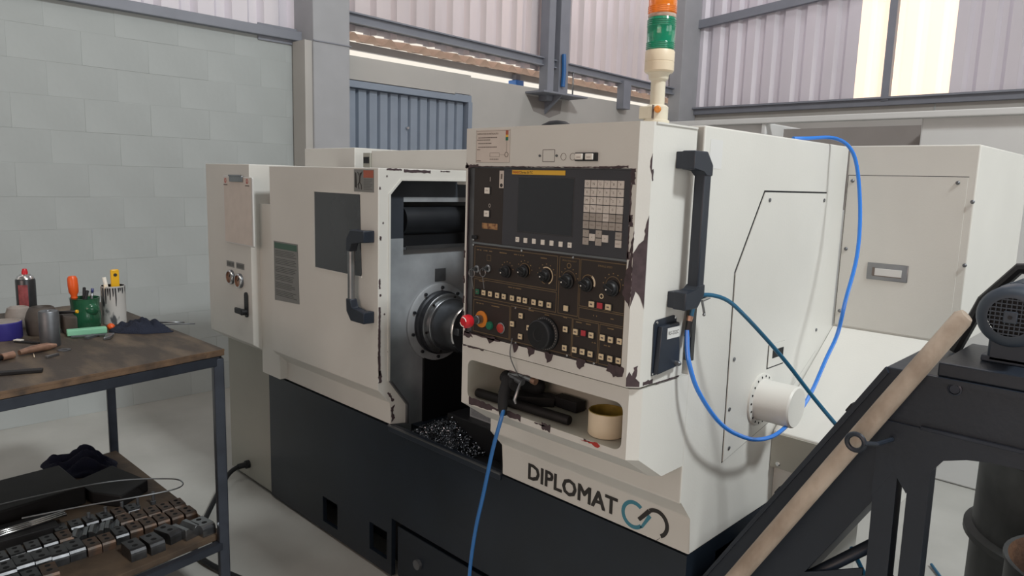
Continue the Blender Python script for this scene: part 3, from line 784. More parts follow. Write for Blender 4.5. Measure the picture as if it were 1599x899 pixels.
def ylw(m):
    m.box(PX(-1.276), PX(-1.101), PP-.0022, PP, PZ(1.6375), PZ(1.6485), 'yellow')
    m.text('FANUC', 'redtext', .0082, (PX(-1.273), PP-.0026, PZ(1.640)), bold=.02); m.text('Series 0i-TC', 'ink', .0082, (PX(-1.2455), PP-.0026, PZ(1.640)), bold=.01)
part(CP, 'nameplate_strip', ylw, 'yellow strip with red and black lettering')
def key(name, x, z, w_, h_, mat, txt=None, ts=.008, th=.004, base=True, label=None, tm='ink_soft', txt2=None):
    def f(m):
        X, Z = PX(x), PZ(z)
        if base: m.box(X-w_/2-.0015, X+w_/2+.0035, PP-.0012, PP, Z-h_/2-.002, Z+h_/2+.002, 'black')
        m.box(X-w_/2, X+w_/2, PP-th, PP, Z-h_/2, Z+h_/2, mat, bevel=.0006, seg=1)
        if txt: m.text(txt, tm, ts, (X, PP-th-.0002, Z), align='CENTER', valign='CENTER')
        if txt2: m.text(txt2, tm, ts*.5, (X-w_*.27, PP-th-.0002, Z+h_*.27), align='CENTER', valign='CENTER')
    return part(CP, name, f, label)
rows = ['O N G 7 8 9', 'X Z F 4 5 6', 'M S T 1 2 3', 'U W EOB - 0 .', 'POS PROG OFS SHIFT CAN INPUT', 'SYS MSG GRPH ALTER INSRT DEL']
sub = ['( _ R A B C', 'Y Q L [ ] SP', 'I K J , # =', 'H V E + * /']
for r_, row in enumerate(rows):
    for c_, t in enumerate(row.split()):
        x = -1.0315+c_*.0186; z = 1.6195-r_*.01865
        grey = r_ in (4, 5) and not (r_ == 4 and c_ == 3)
        key('key', x, z, .0172, .0172, 'key_grey' if grey else 'key_light', t, .0085 if len(t) < 3 else .0046, base=False, txt2=(sub[r_].split()[c_] if r_ < 4 else None))
for (x, z, t) in ((-1.0305, 1.5065, '^'), (-1.0305, 1.4885, 'v'), (-1.012, 1.4985, '<'), (-.9935, 1.5075, '^'), (-.9935, 1.489, 'v'), (-.975, 1.498, '>'), (-.938, 1.507, 'HELP'), (-.938, 1.489, 'RESET')):
    key('key', x, z, .0172, .0165, 'key_grey' if t not in ('RESET', '>', '<') else 'key_light', t, .007 if len(t) < 3 else .0046, base=False)
for i, x in enumerate((-1.25, -1.222, -1.193, -1.164, -1.135, -1.106, -1.078)):
    key('soft_key', x, 1.475, .0115, .0125, 'key_white', '<' if i == 0 else ('>' if i == 6 else None), .009, base=False, tm='ink')
key('power_button', -1.366, 1.594, .018, .016, 'key_white', 'ON', .006); key('power_button', -1.366, 1.534, .018, .016, 'key_white', 'OFF', .006)
part(CP, 'power_symbols', lambda m: (m.text('I', 'key_light', .017, (PX(-1.357), PP-.0006, PZ(1.618)), align='CENTER'), m.text('O', 'key_light', .015, (PX(-1.357), PP-.0006, PZ(1.5505)), align='CENTER', sx=.7)))
part(CP, 'worn_sticker', lambda m: m.box(PX(-1.384), PX(-1.326), PP-.0006, PP, PZ(1.494), PZ(1.509), 'rust_label'), 'worn brown sticker')
part(CP, 'small_sticker', lambda m: (m.box(PX(-1.322), PX(-1.306), PP-.0016, PP, PZ(1.602), PZ(1.646), 'label_pink'), m.cyl((PX(-1.314), PP-.001, PZ(1.609)), (PX(-1.314), PP-.002, PZ(1.609)), .005, 'ink', 10), m.box(PX(-1.317), PX(-1.311), PP-.002, PP, PZ(1.625), PZ(1.638), 'ink_soft')), 'small white sticker with a black dot')
def twobtn(m):
    m.box(PX(-1.068), PX(-1.004), PF-.006, PF, PZ(1.6705), PZ(1.6895), 'black', bevel=.001)
part(CP, 'button_frame', twobtn)
for bxx in (-1.054, -1.024):
    part(CP, 'push_button', lambda m: (m.box(PX(bxx-.0105), PX(bxx+.0105), PF-.010, PF-.005, PZ(1.6735), PZ(1.687), 'key_white', bevel=.001), m.box(PX(bxx-.006), PX(bxx+.006), PF-.0103, PF-.009, PZ(1.6785), PZ(1.6797), 'ink_soft')))
def sq(m):
    x0, x1, z0, z1 = PX(-1.172), PX(-1.134), PZ(1.669), PZ(1.697); w_ = .0006
    for a in ((x0, x1, z0-w_, z0+w_), (x0, x1, z1-w_, z1+w_), (x0-w_, x0+w_, z0, z1), (x1-w_, x1+w_, z0, z1)): m.box(a[0], a[1], PF-.0004, PF, a[2], a[3], 'chip')
    for x in (-1.181, -1.127): m.cyl((PX(x), PF, PZ(1.683)), (PX(x), PF-.003, PZ(1.683)), .003, 'steel_dull', 8)
    for x in (-1.1065, -1.0785): arc3(PX(x), PZ(1.6805), .0082, 0, 360, 20, .0009, 'ink_soft', m, PF)
part(CP, 'blanking_plate', sq, 'square blanking plate outline with two screws and two round knock-outs')
def instr(m):
    x0, x1, z0, z1 = PX(-1.409), PX(-1.284), PZ(1.6665), PZ(1.7495)
    y = PF-.0006
    m.box(x0, x1, y, PF, z0, z1, 'label_pink')
    for a in ((x0, x1, z0, z0+.0006), (x0, x1, z1-.0035, z1-.0028), (x0, x0+.0006, z0, z1), (x1-.0006, x1, z0, z1)): m.box(a[0], a[1], y-.0003, y, a[2], a[3], 'ink_soft')
    W_ = x1-x0; Hh = z1-z0
    m.text('INSTRUÇÕES DE INSTALAÇÃO', 'ink_soft', .0058, (x0+.004, y-.0004, z1-.0125), bold=.01)
    for (f0, f1, fz) in ((.06, .62, .76), (.03, .42, .69), (.06, .46, .585), (.06, .62, .47), (.03, .12, .395), (.02, .15, .05), (.42, .68, .10)):
        xx = x0+W_*f0
        while xx < x0+W_*f1:
            l = random.uniform(.003, .008); m.box(xx, min(xx+l, x0+W_*f1), y-.0003, y, z0+Hh*fz-.0011, z0+Hh*fz+.0011, 'ink_soft'); xx += l+.0012
    for (mt, a, b) in (('label_orange', .83, .96), ('yellow', .76, .83), ('green_button', .66, .76)): m.box(x1-.016, x1-.007, y-.0003, y, z0+Hh*a, z0+Hh*b, mt)
    m.box(x1-.0125, x1-.0115, y-.0003, y, z0+Hh*.33, z0+Hh*.66, 'ink_soft')
    arc3(x1-.012, z0+Hh*.24, .006, 0, 360, 14, .0014, 'ink_soft', m, y)
    for a in ((.42, .70, .17), (.42, .70, .29)): m.box(x0+W_*a[0], x0+W_*a[1], y-.0003, y, z0+Hh*a[2], z0+Hh*a[2]+.0006, 'ink_soft')
    m.box(x0+W_*.42, x0+W_*.425, y-.0003, y, z0+Hh*.17, z0+Hh*.29, 'ink_soft'); m.box(x0+W_*.7, x0+W_*.705, y-.0003, y, z0+Hh*.17, z0+Hh*.29, 'ink_soft'); m.box(x0+W_*.7, x0+W_*.86, y-.0003, y, z0+Hh*.23, z0+Hh*.235, 'ink_soft')
part(CP, 'instruction_label', instr, 'white printed label with a coloured signal light drawing')
# operator rows
BW = .0135
for i, x in enumerate((-1.395, -1.370, -1.345, -1.318, -1.293, -1.263, -1.238, -1.217, -1.187, -1.163, -1.136, -1.082)):
    key('push_button', x, 1.323, BW, BW, 'key_green' if i == 0 else 'key_cream', None, label='green push button' if i == 0 else None)
for i, x in enumerate((-1.005, -.981, -.957)): key('push_button', x, 1.344, .0155, BW, 'key_red' if i == 1 else 'key_cream', label='red push button' if i == 1 else None)
for x, z, t in ((-1.230, 1.282, None), (-1.260, 1.256, '-Z'), (-1.201, 1.255, '+Z'), (-1.230, 1.228, '+X'), (-1.081, 1.272, None), (-1.081, 1.226, None)): key('push_button', x, z, BW, BW, 'key_cream', None)
for i, (x, z) in enumerate(((-1.049, 1.271), (-1.025, 1.272), (-1.002, 1.271), (-1.050, 1.227), (-1.026, 1.227), (-1.002, 1.226), (-.969, 1.271), (-.946, 1.270), (-.921, 1.271), (-.970, 1.226), (-.945, 1.226), (-.921, 1.226))):
    key('push_button', x, z, BW, BW, 'key_red' if i == 1 else 'key_cream', label='red push button' if i == 1 else None)
def dots(m):
    for i, x in enumerate((-1.395, -1.370, -1.345, -1.318, -1.293, -1.263, -1.238, -1.217, -1.187, -1.163, -1.136)):
        m.box(PX(x)-.003, PX(x)+.003, PP-.0045, PP-.0038, PZ(1.323)-.002, PZ(1.323)+.002, 'ink_soft')
    for (x, z) in ((-1.049, 1.271), (-1.002, 1.271), (-1.050, 1.227), (-1.026, 1.227), (-1.002, 1.226), (-.969, 1.271), (-.946, 1.270), (-.921, 1.271), (-.970, 1.226), (-.945, 1.226), (-.921, 1.226), (-1.23, 1.282), (-1.26, 1.256), (-1.201, 1.255), (-1.23, 1.228), (-1.005, 1.344), (-.957, 1.344), (-1.081, 1.272), (-1.081, 1.226)):
        m.box(PX(x)-.0035, PX(x)+.0035, PP-.0045, PP-.0038, PZ(z)-.0018, PZ(z)+.0018, 'ink_soft')
part(CP, 'button_symbols', dots)
for (x, z, r) in ((-1.286, 1.389, .0165), (-1.224, 1.397, .0165), (-1.150, 1.394, .0165), (-1.080, 1.389, .019), (-1.021, 1.388, .0175), (-.948, 1.388, .019)):
    def kn(m):
        m.lathe([(r, 0), (r, .005), (r*.86, .007), (r*.8, .014), (r*.7, .016), (0, .016)], (PX(x), PP, PZ(z)), 'black', (0, -1, 0), 20)
        m.box(PX(x)-r*.85, PX(x)+r*.6, PP-.019, PP-.006, PZ(z)-.004, PZ(z)+.004, 'black', bevel=.0015, rot=Matrix.Rotation(.45, 3, 'Y'))
        m.cyl((PX(x)-r*.3, PP-.019, PZ(z)-.002), (PX(x)-r*.3, PP-.0197, PZ(z)-.002), .0018, 'key_white', 8)
    part(CP, 'selector_knob', kn)
def mpg(m):
    c = (PX(-1.143), PP, PZ(1.251))
    m.lathe([(.043, 0), (.043, .006), (.040, .008), (.037, .010), (.037, .030), (.034, .033), (.016, .033), (.014, .031), (0, .031)], c, 'black', (0, -1, 0), 40)
    for k in range(36):
        a = 2*PI*k/36; m.box(c[0]+.0395*math.cos(a)-.0008, c[0]+.0395*math.cos(a)+.0008, PP-.009, PP-.008, c[2]+.0395*math.sin(a)-.0008, c[2]+.0395*math.sin(a)+.0008, 'key_grey')
hw = part(CP, 'handwheel', mpg, 'large black round handwheel dial')
for (x, z) in ((-1.398, 1.384), (-1.355, 1.390)):
    part(CP, 'key_switch', lambda m: m.lathe([(.0105, 0), (.0105, .004), (.008, .007), (.0055, .007), (.0055, .003), (0, .003)], (PX(x), PP, PZ(z)), 'steel', (0, -1, 0), 16))
for nm, x, z, lb in (('key', -1.398, 1.384, 'leftmost small steel key on a ring hanging from the panel lock'), ('key', -1.355, 1.390, 'second small steel key on a ring hanging from the panel lock')):
    def kf(m):
        X, Z = PX(x), PZ(z)
        m.box(X-.001, X+.001, PP-.022, PP-.003, Z-.005, Z+.005, 'steel')
        pts = [(X+.011*math.cos(a)-.002, PP-.020, Z-.010+.011*math.sin(a)) for a in [2*PI*i/18 for i in range(19)]]
        m.tube(pts, .0009, 'steel', 6, caps=False)
        m.tube([(X-.003, PP-.019, Z-.020), (X-.003, PP-.012, Z-.055)], .0011, 'steel', 6)
    thing('key', kf, lb, 'key')
def estop(m):
    c = V(PX(-1.377), PP, PZ(1.250))
    m.lathe([(.023, 0), (.023, .003), (.014, .0045), (.012, .0045)], c, 'orange_button', (0, -1, 0), 28)
    m.lathe([(.012, 0), (.012, .02), (.0105, .022), (.0105, .045)], c, 'steel', (0, -1, 0), 20)
def estop2(m):
    c = V(PX(-1.377), PP-.040, PZ(1.250))
    m.lathe([(.012, 0), (.017, .004), (.0185, .010), (.0175, .022), (.012, .028), (0, .030)], c, 'red', (0, -1, 0), 28)
    for s_ in (0, PI):
        A = [V(c.x+.012*math.cos(a+s_), c.y-.0275-.0008, c.z+.012*math.sin(a+s_)) for a in [.2+i*.2 for i in range(9)]]
        m.tube(A, .0015, 'key_white', 5)
es = part(CP, 'emergency_stop_ring', estop, 'orange ring around the stop button'); part(CP, 'emergency_stop_button', estop2, 'red mushroom push button')
part(CP, 'round_button', lambda m: m.lathe([(.0115, 0), (.0115, .004), (.010, .008), (0, .009)], (PX(-1.343), PP, PZ(1.238)), 'green_button', (0, -1, 0), 20), 'green round button')
part(CP, 'round_button', lambda m: m.lathe([(.0150, 0), (.0150, .003), (.0125, .004), (.0125, .006), (.010, .008), (0, .009)], (PX(-1.301), PP, PZ(1.238)), 'red', (0, -1, 0), 20, mlist=['steel', 'steel', 'redtext', 'redtext', 'redtext']), 'dark red round button with a steel rim')
for (x, z) in ((-1.2345, 1.448), (-1.066, 1.447), (-.99, 1.206), (-1.25, 1.299), (-1.20, 1.305), (-1.415, 1.448), (-1.245, 1.208), (-1.072, 1.209), (-1.415, 1.462)):
    part(CP, 'screw', lambda m: m.cyl((PX(x), PP, PZ(z)), (PX(x), PP-.003, PZ(z)), .0028, 'chrome', 8))
part(CP, 'panel_clip', lambda m: m.box(PX(-1.420), PX(-1.40), PP-.006, PP, PZ(1.464), PZ(1.474), 'black', bevel=.002))
# chipped paint of the panel box
def chipsP(m):
    y = PF-.0002
    # along the dark opening: irregular ribbons
    for a, b, w0, w1 in (((-1.45, 1.656), (-1.40, 1.6575), .004, .010), ((-1.40, 1.656), (-1.22, 1.6565), .001, .004), ((-1.22, 1.656), (-1.0, 1.6565), .001, .003), ((-1.0, 1.656), (-.92, 1.659), .003, .007),
                         ((-.907, 1.655), (-.906, 1.62), .007, .015), ((-.910, 1.62), (-.909, 1.54), .002, .006), ((-.908, 1.555), (-.905, 1.53), .008, .012), ((-.910, 1.53), (-.910, 1.46), .002, .005), ((-.908, 1.475), (-.908, 1.457), .006, .01),
                         ((-1.437, 1.65), (-1.436, 1.21), .001, .005), ((-1.44, 1.205), (-1.30, 1.202), .002, .006)):
        blob(m, strip_pts((PX(a[0]), PZ(a[1])), (PX(b[0]), PZ(b[1])), w0, w1, 12), 'y', y, rough=.0008)
    blob(m, [(PX(-1.447), PZ(1.665)), (PX(-1.44), PZ(1.662)), (PX(-1.437), PZ(1.655)), (PX(-1.445), PZ(1.65))], 'y', y)
    for z in (1.43, 1.36, 1.305, 1.262): blob(m, strip_pts((PX(-1.4475), PZ(z)), (PX(-1.447), PZ(z-.02)), .003, .009, 5), 'y', y, rough=.0005)
    # teeth under the lower plate
    for (x, w_, h_, z) in ((-1.335, .034, .013, 1.203), (-1.245, .022, .018, 1.200), (-1.190, .026, .018, 1.200), (-1.128, .030, .020, 1.199)):
        blob(m, [(PX(x-w_/2), PZ(z+.006)), (PX(x+w_/2), PZ(z+.006)), (PX(x+w_*.42), PZ(z-h_*.3)), (PX(x+w_*.15), PZ(z-h_*.75)), (PX(x-w_*.15), PZ(z-h_)), (PX(x-w_*.35), PZ(z-h_*.4))], 'y', y)
    blob(m, [(-1.055, 1.204), (-1.028, 1.204), (-1.032, 1.186), (-1.045, 1.178), (-1.052, 1.182), (-1.058, 1.190)], 'y', y)
    blob(m, [(-.962, 1.210), (-.918, 1.207), (-.920, 1.185), (-.945, 1.180), (-.955, 1.190), (-.965, 1.190)], 'y', y)
    blob(m, [(-1.465, 1.20), (-1.445, 1.203), (-1.43, 1.190), (-1.45, 1.183), (-1.468, 1.187)], 'y', y)
    # big missing area between the opening and the corner
    blob(m, [(-.926, 1.425), (-.932, 1.375), (-.921, 1.36), (-.9105, 1.345), (-.9105, 1.52), (-.914, 1.50), (-.918, 1.475), (-.918, 1.45)], 'y', y)
part(CP, 'paint_chips', chipsP, 'dark irregular flakes of missing paint around the panel', kind='stuff')
def chipC(m):
    # on the 45 degree chamfer: parameter t 0..1 across, z up
    d = V(XR-(XR-CH), CH, 0)
    nrm = V(1, -1, 0).normalized()*.0005
    def poly(pts):
        out = []
        for i in range(len(pts)):
            a, b = pts[i], pts[(i+1) % len(pts)]; k = max(1, int(abs(a[1]-b[1])/.006))
            for j in range(k):
                t = a[0]+(b[0]-a[0])*j/k+(random.uniform(-.06, .06) if 0 < a[0] < 1 and 0 < b[0] < 1 else 0); z = a[1]+(b[1]-a[1])*j/k
                out.append(V(XR-CH, PF, z)+d*min(1, max(0, t))+nrm)
        m.face(out, 'chip')
    poly(PTS)
for PTS, lb in (([(1, 1.345), (1, 1.555), (.8, 1.535), (.72, 1.50), (.35, 1.49), (.1, 1.475), (0, 1.47), (0, 1.35), (.35, 1.385), (.7, 1.37)], 'large brown bare patch on the panel corner'),
            ([(0, 1.165), (1, 1.165), (1, 1.176), (.7, 1.185), (.8, 1.215), (.55, 1.21), (.45, 1.19), (.2, 1.20), (0, 1.185)], 'ragged brown bare patch at the bottom corner'),
            ([(.85, 1.66), (1, 1.645), (1, 1.69), (.9, 1.68)], None)):
    part(CP, 'missing_paint', chipC, lb, recalc=False)
def chipR(m):
    x = XR+.0003
    blob(m, strip_pts((1.345, 1.170), (1.385, 1.168), .004, .016, 6), 'x', x, rough=.001); blob(m, strip_pts((1.40, 1.161), (1.50, 1.161), .0015, .006, 8), 'x', x, rough=.001)
    blob(m, strip_pts((1.334, 1.655), (1.337, 1.63), .003, .008, 4), 'x', x, rough=.001)
part(CP, 'edge_scuffs', chipR)
# side handle of the control panel
def phandle(m):
    x0, x1 = XR, -.838
    for (za, s_) in ((1.700, 1), (1.338, -1)):
        m.prism([(1.424, za), (1.424, za-s_*.042), (1.470, za-s_*.042), (1.478, za-s_*.055), (1.508, za-s_*.055), (1.508, za-s_*.030), (1.480, za)], 'x', x0+.016, x1, 'plastic', bevel=.003)
        m.box(x0, x0+.02, 1.426, 1.468, min(za-.002*s_, za-s_*.04), max(za-.002*s_, za-s_*.04), 'plastic', bevel=.002)
    m.box(x0+.020, x1-.002, 1.476, 1.506, 1.385, 1.655, 'plastic', bevel=.004)
    m.lathe([(.0085, 0), (.0085, .002), (.006, .0025), (0, .0025)], (-.858, 1.4945, 1.6853), 'black', (0, .7, .7), 14)
part(CP, 'side_handle', phandle, 'thick black grab handle on the panel side')
def rs(m):
    m.prism([(1.374, 1.305), (1.382, 1.314), (1.458, 1.318), (1.468, 1.310), (1.478, 1.190), (1.376, 1.183)], 'x', XR, XR+.003, 'plastic')
    m.prism([(1.388, 1.300), (1.462, 1.303), (1.474, 1.196), (1.380, 1.188)], 'x', XR+.003, XR+.016, 'plastic', bevel=.002)
    m.lathe([(.006, 0), (.006, .01), (.003, .014), (0, .014)], (XR+.016, 1.455, 1.205), 'steel_dull', 'x', 10)
    for (a, b) in ((1.383, 1.309), (1.458, 1.313), (1.379, 1.188)): m.cyl((XR+.003, a, b), (XR+.006, a, b), .003, 'chrome', 8)
rb = part(CP, 'port_box', rs, 'small black port cover box')
part(rb, 'port_label', lambda m: (m.box(XR+.016, XR+.0168, 1.410, 1.462, 1.268, 1.294, 'white_machine'), m.text('RS-232C', 'ink', .0125, (XR+.0170, 1.436, 1.281), xdir=(0, 1, 0), ydir=(0, 0, 1), align='CENTER', valign='CENTER', bold=.01))) if False else tag(part(CP, 'port_label', lambda m: (m.box(XR+.016, XR+.0168, 1.410, 1.462, 1.268, 1.294, 'white_machine'), m.text('RS-232C', 'ink', .0125, (XR+.0170, 1.436, 1.281), xdir=(0, 1, 0), ydir=(0, 0, 1), align='CENTER', valign='CENTER', bold=.01)), 'white label on the port cover'))
# signal tower
ST = part(LA, 'signal_tower', lambda m: (m.lathe([(.030, 0), (.030, .010), (.026, .012), (.026, .040), (.022, .044), (.0165, .046), (.0165, .098), (.0215, .102), (.0235, .112), (.030, .120)], (-.943, 1.42, 1.757), 'cream_plastic', 'z', 28),
      m.box(-.975, -.943, 1.395, 1.42, 1.770, 1.799, 'cream_plastic', bevel=.003), m.box(-.936, -.934, 1.39, 1.396, 1.77, 1.80, 'ink_soft')), 'cream base and pole of the signal light')
part(ST, 'tower_collar', lambda m: m.lathe([(.030, 0), (.033, .004), (.033, .022), (.0325, .0225), (.0325, .024), (.033, .0245), (.033, .046), (.031, .049)], (-.943, 1.42, 1.873), 'cream', 'z', 32))
part(ST, 'orange_knob', lambda m: m.lathe([(.008, 0), (.008, .008), (.005, .011), (0, .011)], (-.926, 1.398, 1.790), 'orange_button', (.5, -.86, 0), 12))
def lens(z0, z1, mt):
    def f(m):
        n = 10; pr = [(.030, 0)]
        h = z1-z0
        for k in range(4): pr += [(.0325, .003+k*.004), (.0315, .005+k*.004)]
        for k in range(4): pr += [(.0315, h-.020+k*.004), (.0325, h-.018+k*.004)]
        pr += [(.030, h)]
        m.lathe(pr, (-.943, 1.42, z0), mt, 'z', 32)
    return f
part(ST, 'green_lens', lens(1.922, 1.992, 'lens_green'), 'green signal lens'); part(ST, 'clear_ring', lambda m: m.lathe([(.0305, 0), (.0315, .003), (.0305, .008)], (-.943, 1.42, 1.992), 'lens_clear', 'z', 28))
part(ST, 'orange_lens', lens(2.000, 2.070, 'lens_orange'), 'orange signal lens')
part(ST, 'red_lens', lens(2.076, 2.146, 'red'), 'red signal lens above the picture edge')
# electrical cabinet and coolant tank hood on the right
def ecab(m):
    m.box(XR+.0, -.517, 2.48, 3.25, 1.160, 1.768, 'paint', bevel=.004)
EC = part(LA, 'electrical_cabinet', ecab)
def edoor(m):
    x0, x1, z0, z1, y = -.882, -.540, 1.172, 1.672, 2.48
    m.box(x0-.002, x1+.002, y-.0006, y, z1, z1+.002, 'gap'); m.box(x0-.0025, x0, y-.0006, y, z0, z1, 'gap')
    m.box(x0, x1, y-.003, y, z0, z1, 'paint')
part(EC, 'cabinet_door', edoor)
for (x, z) in ((-.868, 1.655), (-.565, 1.655), (-.868, 1.43), (-.868, 1.22), (-.521, 1.60), (-.521, 1.41)):
    part(EC, 'screw', lambda m: m.lathe([(.006, 0), (.006, .003), (.003, .006), (0, .006)], (x, 2.478, z), 'steel_dull', (0, -1, 0), 10))
def lat(m):
    m.box(-.795, -.672, 2.474, 2.478, 1.338, 1.393, 'steel', bevel=.002); m.box(-.776, -.690, 2.4725, 2.4745, 1.352, 1.376, 'white_machine', bevel=.001)
    m.box(-.778, -.770, 2.4715, 2.4735, 1.352, 1.378, 'ink_soft'); m.box(-.776, -.690, 2.4715, 2.4735, 1.350, 1.353, 'ink_soft')
part(EC, 'flush_pull_latch', lat, 'flush steel pull latch')
def tank(m):
    m.prism([(2.07, .888), (2.478, 1.166), (2.478, .775), (2.07, .775)], 'x', XR+.002, -.520, 'paint', bevel=.003); m.box(XR+.002, -.74, 2.10, 2.478, .08, .775, 'paint')
TK = part(LA, 'coolant_hood', tank)
part(TK, 'hood_front', lambda m: m.box(XR+.002, -.522, 2.066, 2.07, .775, .882, 'paint_dark'))
part(TK, 'screw', lambda m: m.lathe([(.007, 0), (.007, .004), (0, .006)], (-.86, 2.066, .79), 'chrome', (0, -1, 0), 10))
part(LA, 'corner_profile', lambda m: m.prism([(2.08, .65), (2.08, .885), (2.478, 1.166), (2.478, .65)], 'x', XR-.001, XR+.0008, 'paint'))

# ================================================================== HOSES, AIR GUN, THINGS ON THE LATHE
H1 = [(-0.95, 2.18, 1.775), (-0.93, 2.242, 1.779), (-0.88, 2.304, 1.783), (-0.83, 2.305, 1.757), (-0.8, 2.306, 1.696), (-0.77, 2.284, 1.561), (-0.75, 2.236, 1.429), (-0.75, 2.178, 1.299), (-0.76, 2.17, 1.201), (-0.77, 2.126, 1.128), (-0.78, 2.036, 1.016), (-0.79, 1.899, 0.954), (-0.8, 1.783, 0.954), (-0.81, 1.671, 0.993), (-0.82, 1.581, 1.049), (-0.84, 1.513, 1.132), (-0.855, 1.491, 1.196), (-0.865, 1.492, 1.234), (-0.872, 1.498, 1.279)]
thing('air_hose', lambda m: m.tube(smooth_path(H1), .0058, 'hose_blue', 10), 'bright blue air hose looping from the lathe top down its right side', 'hose')
H2 = [(-0.872, 1.51, 1.301), (-0.865, 1.512, 1.343), (-0.85, 1.520, 1.365), (-0.82, 1.568, 1.356), (-0.78, 1.592, 1.322), (-0.72, 1.691, 1.214), (-0.66, 1.762, 1.109), (-0.6, 1.785, 1.04)]
thing('coolant_hose', lambda m: (m.tube(smooth_path(H2), .0052, 'hose_teal', 10), m.tube([(-.872, 1.500, 1.262), (-.872, 1.508, 1.305)], .0085, 'black', 8), m.tube([(-.872, 1.505, 1.300), (-.872, 1.508, 1.312)], .0078, 'copper', 8)), 'dark teal hose running from behind the panel handle to the chip conveyor', 'hose')
H3 = [(-1.300, 1.312, 1.020), (-1.288, 1.29, 0.995), (-1.306, 1.28, 0.909), (-1.349, 1.29, 0.763), (-1.39, 1.3, 0.63), (-1.41, 1.3, 0.486), (-1.42, 1.30, .25), (-1.38, 1.25, .06), (-1.2, 1.15, .012), (-.9, 1.2, .012)]
thing('air_hose', lambda m: m.tube(smooth_path(H3), .0055, 'hose_front', 10), 'blue air hose hanging from the air gun in front of the lathe', 'hose')
thing('valve_fitting', lambda m: (m.cyl((-.862, 1.533, 1.352), (-.846, 1.545, 1.362), .008, 'chrome', 10), m.cyl((-.856, 1.530, 1.350), (-.852, 1.538, 1.318), .003, 'steel', 8), m.sphere((-.852, 1.537, 1.315), .004, 'steel', seg=8), m.box(-.887, -.868, 1.514, 1.530, 1.20, 1.345, 'rustmetal')), 'small shiny pipe fitting below the panel handle', 'fitting')
AG = empty('air_gun', (-1.31, 1.36, 1.0), 'black air blow gun hanging nozzle-up in the tray opening', 'air gun')
part(AG, 'grip', lambda m: (m.tube([(-1.318, 1.345, 1.090), (-1.308, 1.318, 1.055), (-1.300, 1.306, 1.02), (-1.297, 1.304, .998)], [.017, .016, .013, .009], 'rubber', 12),))
part(AG, 'body', lambda m: (m.cyl((-1.345, 1.360, 1.085), (-1.285, 1.340, 1.080), .019, 'rubber', 14), m.cyl((-1.31, 1.345, 1.098), (-1.26, 1.338, 1.092), .010, 'steel_dull', 10)))
part(AG, 'nozzle', lambda m: (m.tube([(-1.315, 1.345, 1.100), (-1.27, 1.345, 1.107), (-1.228, 1.345, 1.103)], .008, 'steel', 10), m.cyl((-1.232, 1.345, 1.103), (-1.218, 1.345, 1.101), .0095, 'copper', 10)))
part(AG, 'trigger', lambda m: m.tube([(-1.262, 1.335, 1.095), (-1.258, 1.318, 1.072), (-1.262, 1.312, 1.048), (-1.258, 1.313, 1.038)], [.003, .004, .005, .003], 'steel', 8))
thing('wire_hook', lambda m: m.tube(smooth_path([(-1.268, 1.302, 1.215), (-1.272, 1.300, 1.17), (-1.266, 1.318, 1.125), (-1.27, 1.34, 1.10)]), .0016, 'steel_dull', 6), 'thin bent wire holding the air gun up to the panel', 'wire')
def blkz(m): m.prism([(-1.36, 1.37), (-1.30, 1.40), (-1.24, 1.45), (-1.29, 1.48), (-1.40, 1.42)], 'z', 1.0035, 1.03, 'rubber', bevel=.003)
thing('tool_pouch', lambda m: (blkz(m), m.sphere((-1.33, 1.45, 1.05), .035, 'rubber', (1.4, .8, .9)), m.sphere((-1.27, 1.46, 1.022), .018, 'rubber', (1.8, 1, .8))), 'dark lumpy black tool lying in the tray behind the air gun', 'tool')
thing('black_pad', lambda m: (m.box(-1.255, -1.165, 1.455, 1.495, 1.0035, 1.034, 'rubber', bevel=.004, rot=Matrix.Rotation(-.05, 3, 'Z'))), 'small black rectangular block lying in the tray beside the mug', 'block')
def bar(m):
    m.lathe([(.0125, 0), (.013, .003), (.013, .33), (.011, .333)], (-1.45, 1.353, 1.0165), 'iron_dark', (1, .045, 0), 16)
thing('steel_bar', bar, 'dark round steel bar lying along the front of the tray', 'bar')
def mug(m):
    m.lathe([(.0, .0), (.044, .0), (.0465, .004), (.0465, .060), (.0455, .062), (.0435, .060), (.0430, .02), (0, .018)], (-1.018, 1.392, 1.0035), 'cream', 'z', 32, closed=False, mlist=['cream', 'cream', 'cream', 'mug_inside', 'mug_inside', 'mug_inside', 'mug_inside'])
mg = thing('mug', mug, 'short cream cup with an ochre stained inside standing at the right end of the tray', 'cup')
# clipboard hanging on the left cabinet
CB = empty('clipboard', (-3.34, 1.528, 1.28), 'white clipboard with a metal clip hanging on the left cabinet', 'clipboard')
part(CB, 'board', lambda m: m.prism([(-3.500, 1.285), (-3.497, 1.603), (-3.492, 1.608), (-3.190, 1.601), (-3.184, 1.596), (-3.184, 1.282), (-3.192, 1.276), (-3.494, 1.280)], 'y', 1.520, 1.527, 'white_machine', bevel=.001))
part(CB, 'paper', lambda m: (m.box(-3.488, -3.196, 1.5192, 1.5200, 1.285, 1.598, 'label_pink')) and None or m.box(-3.488, -3.196, 1.5188, 1.5200, 1.285, 1.598, 'label_pink'), 'blank page with two red round marks')
for x in (-3.468, -3.235):
    part(CB, 'printed_mark', lambda m: (arc3(x, 1.583, .010, 0, 360, 16, .0035, 'redtext', m, 1.5188), m.box(x-.0015, x+.0015, 1.5182, 1.5188, 1.575, 1.588, 'redtext'), m.box(x-.020, x+.022, 1.5182, 1.5188, 1.560, 1.565, 'ink_soft')), 'red round mark')
part(CB, 'clip', lambda m: (m.box(-3.415, -3.275, 1.512, 1.5185, 1.578, 1.607, 'steel', bevel=.003), m.tube([(-3.41, 1.510, 1.608), (-3.28, 1.510, 1.608)], .004, 'steel', 8)))

